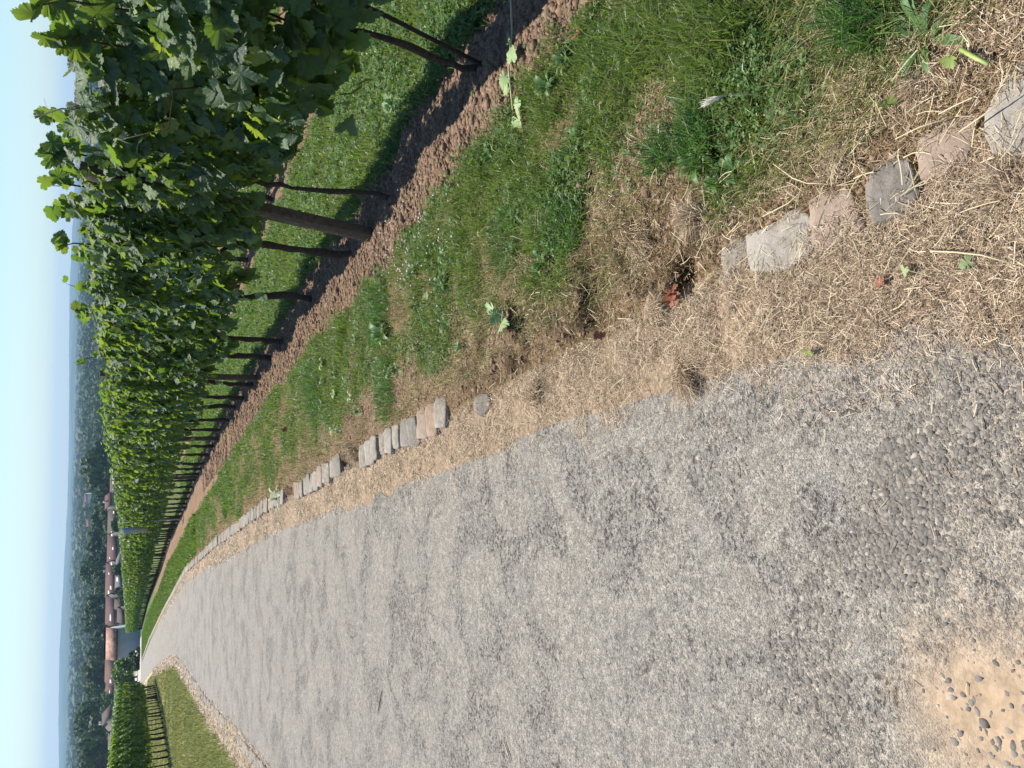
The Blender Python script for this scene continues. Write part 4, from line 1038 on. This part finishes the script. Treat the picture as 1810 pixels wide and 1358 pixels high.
def leafball(name, c, rx, rz_, n, size, m, seed, lobes=6, flat=.6, hollow=.55):
    r = np.random.default_rng(seed)
    lc = np.stack([r.normal(0, .38, lobes) * rx, r.normal(0, .38, lobes) * rx, r.uniform(-.45, .6, lobes) * rz_], 1)
    lr = r.uniform(.38, .62, lobes); k = r.integers(0, lobes, n)
    d = r.normal(0, 1, (n, 3)); d /= np.linalg.norm(d, axis=1)[:, None]
    rr = r.uniform(hollow, 1.05, n)
    pos = lc[k] + d * (lr[k] * rr)[:, None] * np.array([rx, rx, rz_])
    nr_ = d + r.normal(0, .5, (n, 3)) + [0, 0, .3]
    nr_ /= np.linalg.norm(nr_, axis=1)[:, None]
    t1 = np.cross(nr_, r.normal(0, 1, (n, 3))); t1 /= np.linalg.norm(t1, axis=1)[:, None]; t2 = np.cross(nr_, t1)
    s = (size * r.uniform(.5, 1.3, n))[:, None]
    V = np.stack([pos + t1 * s, pos + t2 * s * .8 + nr_ * s * .2, pos - t1 * s * .9, pos - t2 * s], 1) + np.array(c)
    i = np.arange(n)[:, None] * 4 + np.array([0, 1, 2, 3])
    return V.reshape(-1, 3), i
def shrub(px, py, Y_, rx, rz_, n, size, m, label, name='bush', grp=None, seed=1, z=None, trunk=True):
    p = far(px, py, Y_); gz = float(base_z(Y_)) if z is None else z
    e = empty(name, (p[0], Y_, gz)); tag(e, label, 'tree' if 'tree' in name else 'bush', grp)
    V, i = leafball('crown', (0, 0, p[2] - gz), rx, rz_, n, size, m, seed)
    obj('crown', mesh('crown', V, [i], m), e)
    b = MB(); h_ = max(p[2] - gz, .3); r = np.random.default_rng(seed)
    b.tube([(0, 0, -.3), (r.normal(0, .1), 0, h_ * .5), (r.normal(0, .2), 0, h_)], [max(.05, rx * .09), max(.04, rx * .07), .03], 6)
    for q in range(4):
        an = q * 1.6 + r.uniform(0, 1); b.tube([(0, 0, h_ * .6), (math.cos(an) * rx * .4, math.sin(an) * rx * .4, h_ + rz_ * .2)], [rx * .05, .02], 4)
    obj('trunk', b.me('trunk', M_BARK), e); return e
shrub(244, 1162, 128, 1.35, 1.1, 1500, .16, M_DARKLEAF, 'very dark rounded bush at the left foot of the grey hut', seed=3)
for k, (px, py, Y_, rx, rz_) in enumerate([(222, 1178, 150, 2.0, 2.0), (221, 1188, 153, 2.1, 1.9), (220, 1199, 156, 2.2, 2.1), (219, 1210, 160, 2.2, 2.0), (219, 1221, 163, 2.2, 1.9)]):
    shrub(px, py, Y_, rx, rz_, 900, .28, M_BUSH, 'green bush in the hedge between the hut and the left vines', seed=20 + k, grp='hedge bushes beside the hut')
shrub(212, 1112, 140, .9, .6, 500, .14, M_YG, 'small pale bush behind the right corner of the hut', seed=9)
p = far(249, 1107, 126); b = MB(); b.tube([(0, 0, -.3), (0, 0, .55)], .09, 8); b.tube([(0, 0, .55), (0, 0, .6)], [.09, .05], 8)
tag(obj('marker_post', b.me('marker_post', M_WHITE, True), None, (p[0], 126, float(base_z(126)))), 'short white marker post at the right corner of the hut', 'post')
# roof dish
e = empty('satellite_dish', tuple(far(197, 1115, 138))); tag(e, 'round pale satellite dish on a bracket above the right eave of the hut', 'dish')
b = MB(); n = 14; V = [(0, .12, 0)] + [(.48 * math.cos(2*math.pi*k/n), 0, .48 * math.sin(2*math.pi*k/n)) for k in range(n)] + [(.2 * math.cos(2*math.pi*k/n), .09, .2 * math.sin(2*math.pi*k/n)) for k in range(n)]
b.add(V, [(1 + k, 1 + (k+1) % n, 1 + n + (k+1) % n, 1 + n + k) for k in range(n)] + [(0, 1 + n + k, 1 + n + (k+1) % n) for k in range(n)]); obj('reflector', b.me('reflector', M_STEEL, True), e)
b = MB(); b.tube([(0, .1, 0), (0, .3, -.3), (.3, .5, -1.6)], .03, 5); b.tube([(0, .1, -.3), (0, -.35, -.05)], .015, 4); obj('bracket', b.me('bracket', M_STEEL), e)

# pale path beyond the bend
P = np.array([(-39, 112), (-35.5, 118), (-41, 135), (-60, 175), (-75, 215), (-110, 232), (-122, 215), (-90, 180), (-62, 145)], float)
mb = MB(); mb.add([(x_, y_, float(base_z(y_)) + .035) for x_, y_ in P], [tuple(range(len(P)))])
tag(obj('path', mb.me('path', M_PATH)), kind='structure')

# ------------------------------------------------------------------ village below
G_V = 'houses of the village below the vineyard'
def vh(px_ridge, px_eave, py0, py1, D, hw, W_, rm, label, **kw):
    a = far(px_ridge, (py0 + py1) / 2, D + W_ / 2); c0 = far(px_eave, py0, D); c1 = far(px_eave, py1, D)
    xm = (c0[0] + c1[0]) / 2; L2 = abs(c1[0] - c0[0]); z = c0[2] * .5 + c1[2] * .5 - hw
    rz = kw.pop('rz', 0)
    return house(xm, D + W_ / 2, L2, W_, hw, a[2] - z, rz, rm, M_RENDER, 'village_house', label, G_V, z=z, **kw)
vh(187, 202, 1002, 1060, 330, 4.5, 12, M_ROOF[0], 'village house with long maroon roof and four white skylights', sky=[(-8, .35, 1.0, 1.0), (-2, .2, 1.3, 1.3), (3, .5, .8, .8), (7, .2, 1.1, 1.1)], chim=[(3, 1)])
vh(187, 203, 1061, 1108, 322, 4.5, 12, M_ROOF[0], 'village house with brick maroon roof and broad white dormer light right of the hut', sky=[(-2, .3, 2.4, 1.0), (7, .55, 1.2, 1.2)])
vh(190, 206, 950, 1001, 338, 4.5, 12, M_ROOF[0], 'village house with dull maroon roof and four tiny white roof lights', sky=[(-8, .35, .9, .9), (-3, .6, .7, .7), (1, .25, 1.0, 1.0), (6, .4, .9, .9)])
vh(191, 206, 905, 949, 350, 4.5, 12, M_ROOF[1], 'village house with brown roof seen just over the vine tops', sky=[(-4, .4, .9, .9), (4, .2, 1, 1)], rz=.12)
vh(186, 196, 880, 903, 352, 4.5, 9, M_ROOF[2], 'village house with tall pointed red brown roof', rz=.5, chim=[(0, -1)])
vh(195, 205, 845, 880, 360, 4.5, 10, M_ROOF[1], 'village house with faded brown roof at the right end of the village', sky=[(2, .3, 1, 1)])
vh(204, 214, 1018, 1046, 270, 3.5, 7, M_ROOF[3], 'small nearer house with dark slate roof and one bright roof light', sky=[(1, .3, 1.3, 1.3)])
vh(203, 216, 1064, 1078, 262, 4.5, 6, M_ROOF[1], 'small nearer annexe with plain grey brown face below the maroon roofs', rz=0)
vh(208, 218, 1080, 1102, 255, 3.5, 6, M_ROOF[1], 'small nearer house with dark brown roof beside the grey brown annexe')
vh(206, 214, 990, 1012, 275, 3.5, 7, M_ROOF[3], 'small nearer house with blue grey gable below the maroon roofs', rz=1.2)
vh(186, 202, 1172, 1212, 315, 4.5, 12, M_ROOF[2], 'village house with red roof and two white spots left of the hut', sky=[(-3, .2, 1.2, 1.2), (6, .3, 1.0, 1.0)])
vh(187, 202, 1213, 1240, 318, 4.5, 11, M_ROOF[0], 'village house with maroon roof left of the red roofed one', sky=[(0, .35, 1.0, 1.0)])
vh(181, 196, 1272, 1292, 250, 5, 9, M_ROOF[1], 'brown gabled house showing over the left vine row', rz=.9, chim=[(0, 1)])
vh(192, 202, 1293, 1330, 255, 5, 9, M_ROOF[1], 'low grey brown roof behind the tops of the left vines')
vh(203, 206, 1216, 1250, 240, 3, 6, M_ROOF[3], 'long low building with white front just above the left vines')

G_T = 'trees around the village'
tr = [(190, 1262, 290, 9, 7, 1), (181, 1250, 330, 8, 8, 0), (196, 1240, 270, 5, 4, 1), (176, 1300, 330, 9, 8, 0), (180, 1330, 320, 9, 8, 1), (178, 1352, 330, 9, 8, 0), (182, 1140, 360, 8, 7, 0),
      (178, 1180, 370, 9, 8, 1), (176, 1215, 375, 9, 8, 0), (180, 1100, 370, 8, 7, 0), (181, 1060, 375, 9, 7, 1), (179, 1020, 380, 9, 8, 0), (184, 985, 385, 9, 7, 0), (183, 950, 390, 8, 8, 1),
      (187, 925, 380, 7, 6, 0), (188, 865, 370, 8, 7, 1), (183, 840, 400, 10, 9, 0), (184, 815, 410, 9, 8, 0), (213, 1003, 262, 2.6, 2.0, 1), (214, 1056, 255, 2.2, 1.8, 0), (209, 925, 300, 3, 2.5, 1)]
for k, (px, py, D, rx, rz_, q) in enumerate(tr):
    shrub(px, py, D, rx, rz_, 700 if D > 280 else 500, .9 if D > 280 else .4, M_FOREST, ['dark rounded tree at the edge of the village', 'lighter green spreading tree at the edge of the village'][q], 'broadleaf_tree', G_T, 40 + k, z=float(base_z(D)))

# ------------------------------------------------------------------ woods of the valley
Vs = []; cnt = 0; r = np.random.default_rng(77)
D = 385.0; tm = {}
for lod, n_, sz in ((0, 190, .95), (1, 60, .26), (2, 22, .45)):
    tm[lod] = []
    for k in range(8):
        lobes = 6 if lod < 2 else 4
        V, i = leafball('c', (0, 0, 0), 1, .9, n_, sz if lod else .17, None, 900 + k, lobes, hollow=.7)
        tm[lod].append(V.reshape(-1, 4, 3))
chunks = []
while D < 4200:
    s = max(9.5, .0125 * D)
    lod = 0 if D < 560 else (1 if D < 1500 else 2)
    nA = int(1.06 * D / s)
    for k in range(nA):
        a_ = -.53 + 1.06 * (k + r.uniform(0, 1)) / nA
        g = fbm(np.array([a_ * 7]), np.array([math.log(D) * 6]), 120)[0]
        if D > 700 and g > .66: continue
        if D > 1500 and g < .30: continue
        d_ = D * (1 + r.normal(0, .025)); x_ = d_ * math.sin(a_); y_ = d_ * math.cos(a_)
        hgt = r.uniform(.75, 1.25) * (9 + 3 * (D > 900)); rr = s * r.uniform(.55, .8)
        V = tm[lod][r.integers(8)]
        th = r.uniform(0, 6.28); c, s2 = math.cos(th), math.sin(th)
        W = V.copy(); W[..., 0] = (V[..., 0] * c - V[..., 1] * s2) * rr + x_; W[..., 1] = (V[..., 0] * s2 + V[..., 1] * c) * rr + y_
        W[..., 2] = V[..., 2] * hgt * .62 + float(base_z(y_)) + hgt * .62
        chunks.append(W.reshape(-1, 3))
    D *= 1 + 1.7 * s / D
V = np.concatenate(chunks); i = np.arange(len(V)).reshape(-1, 4)
tag(obj('forest', mesh('forest', V, [i], M_FOREST)), 'dark green wooded valley stretching to the hills beyond the village', 'forest', kind='stuff')

# far white buildings among the woods
fb = [(144, 1010, 1500, 30), (147, 1022, 1300, 14), (158, 1018, 900, 8), (152, 880, 1100, 10), (150, 893, 1200, 9), (156, 925, 950, 7), (146, 975, 1500, 12), (161, 735, 1200, 10), (153, 690, 1600, 16), (158, 722, 1300, 9), (152, 630, 1800, 18), (150, 640, 2000, 14),
      (147, 1247, 1300, 10), (147, 1258, 1300, 8), (145, 1290, 1400, 10), (150, 1312, 1200, 7), (126, 1212, 2600, 30), (131, 1255, 2200, 18), (128, 1100, 2600, 30), (136, 1060, 2000, 20), (135, 870, 2200, 30), (139, 800, 2000, 26), (143, 660, 2400, 34), (141, 600, 2600, 40), (150, 150, 1500, 20), (156, 40, 1300, 24), (152, 60, 1600, 26)]
for k, (px, py, D, wd) in enumerate(fb):
    p = far(px, py, D); gz = float(base_z(D)); h_ = max(4, p[2] - gz)
    house(p[0], D, wd, 9, h_ - 1.2, h_ + 1.6, r.normal(0, .2), M_ROOF[k % 3], M_WHITE, 'far_building', 'tiny pale building showing above the valley woods', 'pale buildings scattered in the valley woods', z=gz, eave=.3, cat='building')
for (px, py, D, h_, lb) in ((116, 628, 5200, 0, 'hairline mast on the blue hills right of the village'), (112, 1213, 5600, 0, 'hairline mast on the ridge left of the hut')):
    top = far(px, py, D); gz = -32.; b = MB(); H_ = top[2] - gz
    b.tube([(0, 0, 0), (0, 0, H_ * .8), (0, 0, H_)], [1.4, .9, .3], 5); b.tube([(0, 0, H_ * .72), (0, 0, H_ * .74)], 2.4, 8)
    tag(obj('mast', b.me('mast', M_STEEL), None, (top[0], D, gz)), lb, 'mast')

# ------------------------------------------------------------------ air
b = MB(); b.box(-9000, 9000, -400, 9400, -60, 140)
m, t, o = mat('haze')
pv = N(t, 'ShaderNodeVolumePrincipled'); pv.inputs['Color'].default_value = (.45, .68, 1, 1); pv.inputs['Density'].default_value = .00015; pv.inputs['Anisotropy'].default_value = 0
L(t, pv.outputs[0], o.inputs['Volume'])
tag(obj('haze', b.me('haze', m)), kind='stuff')
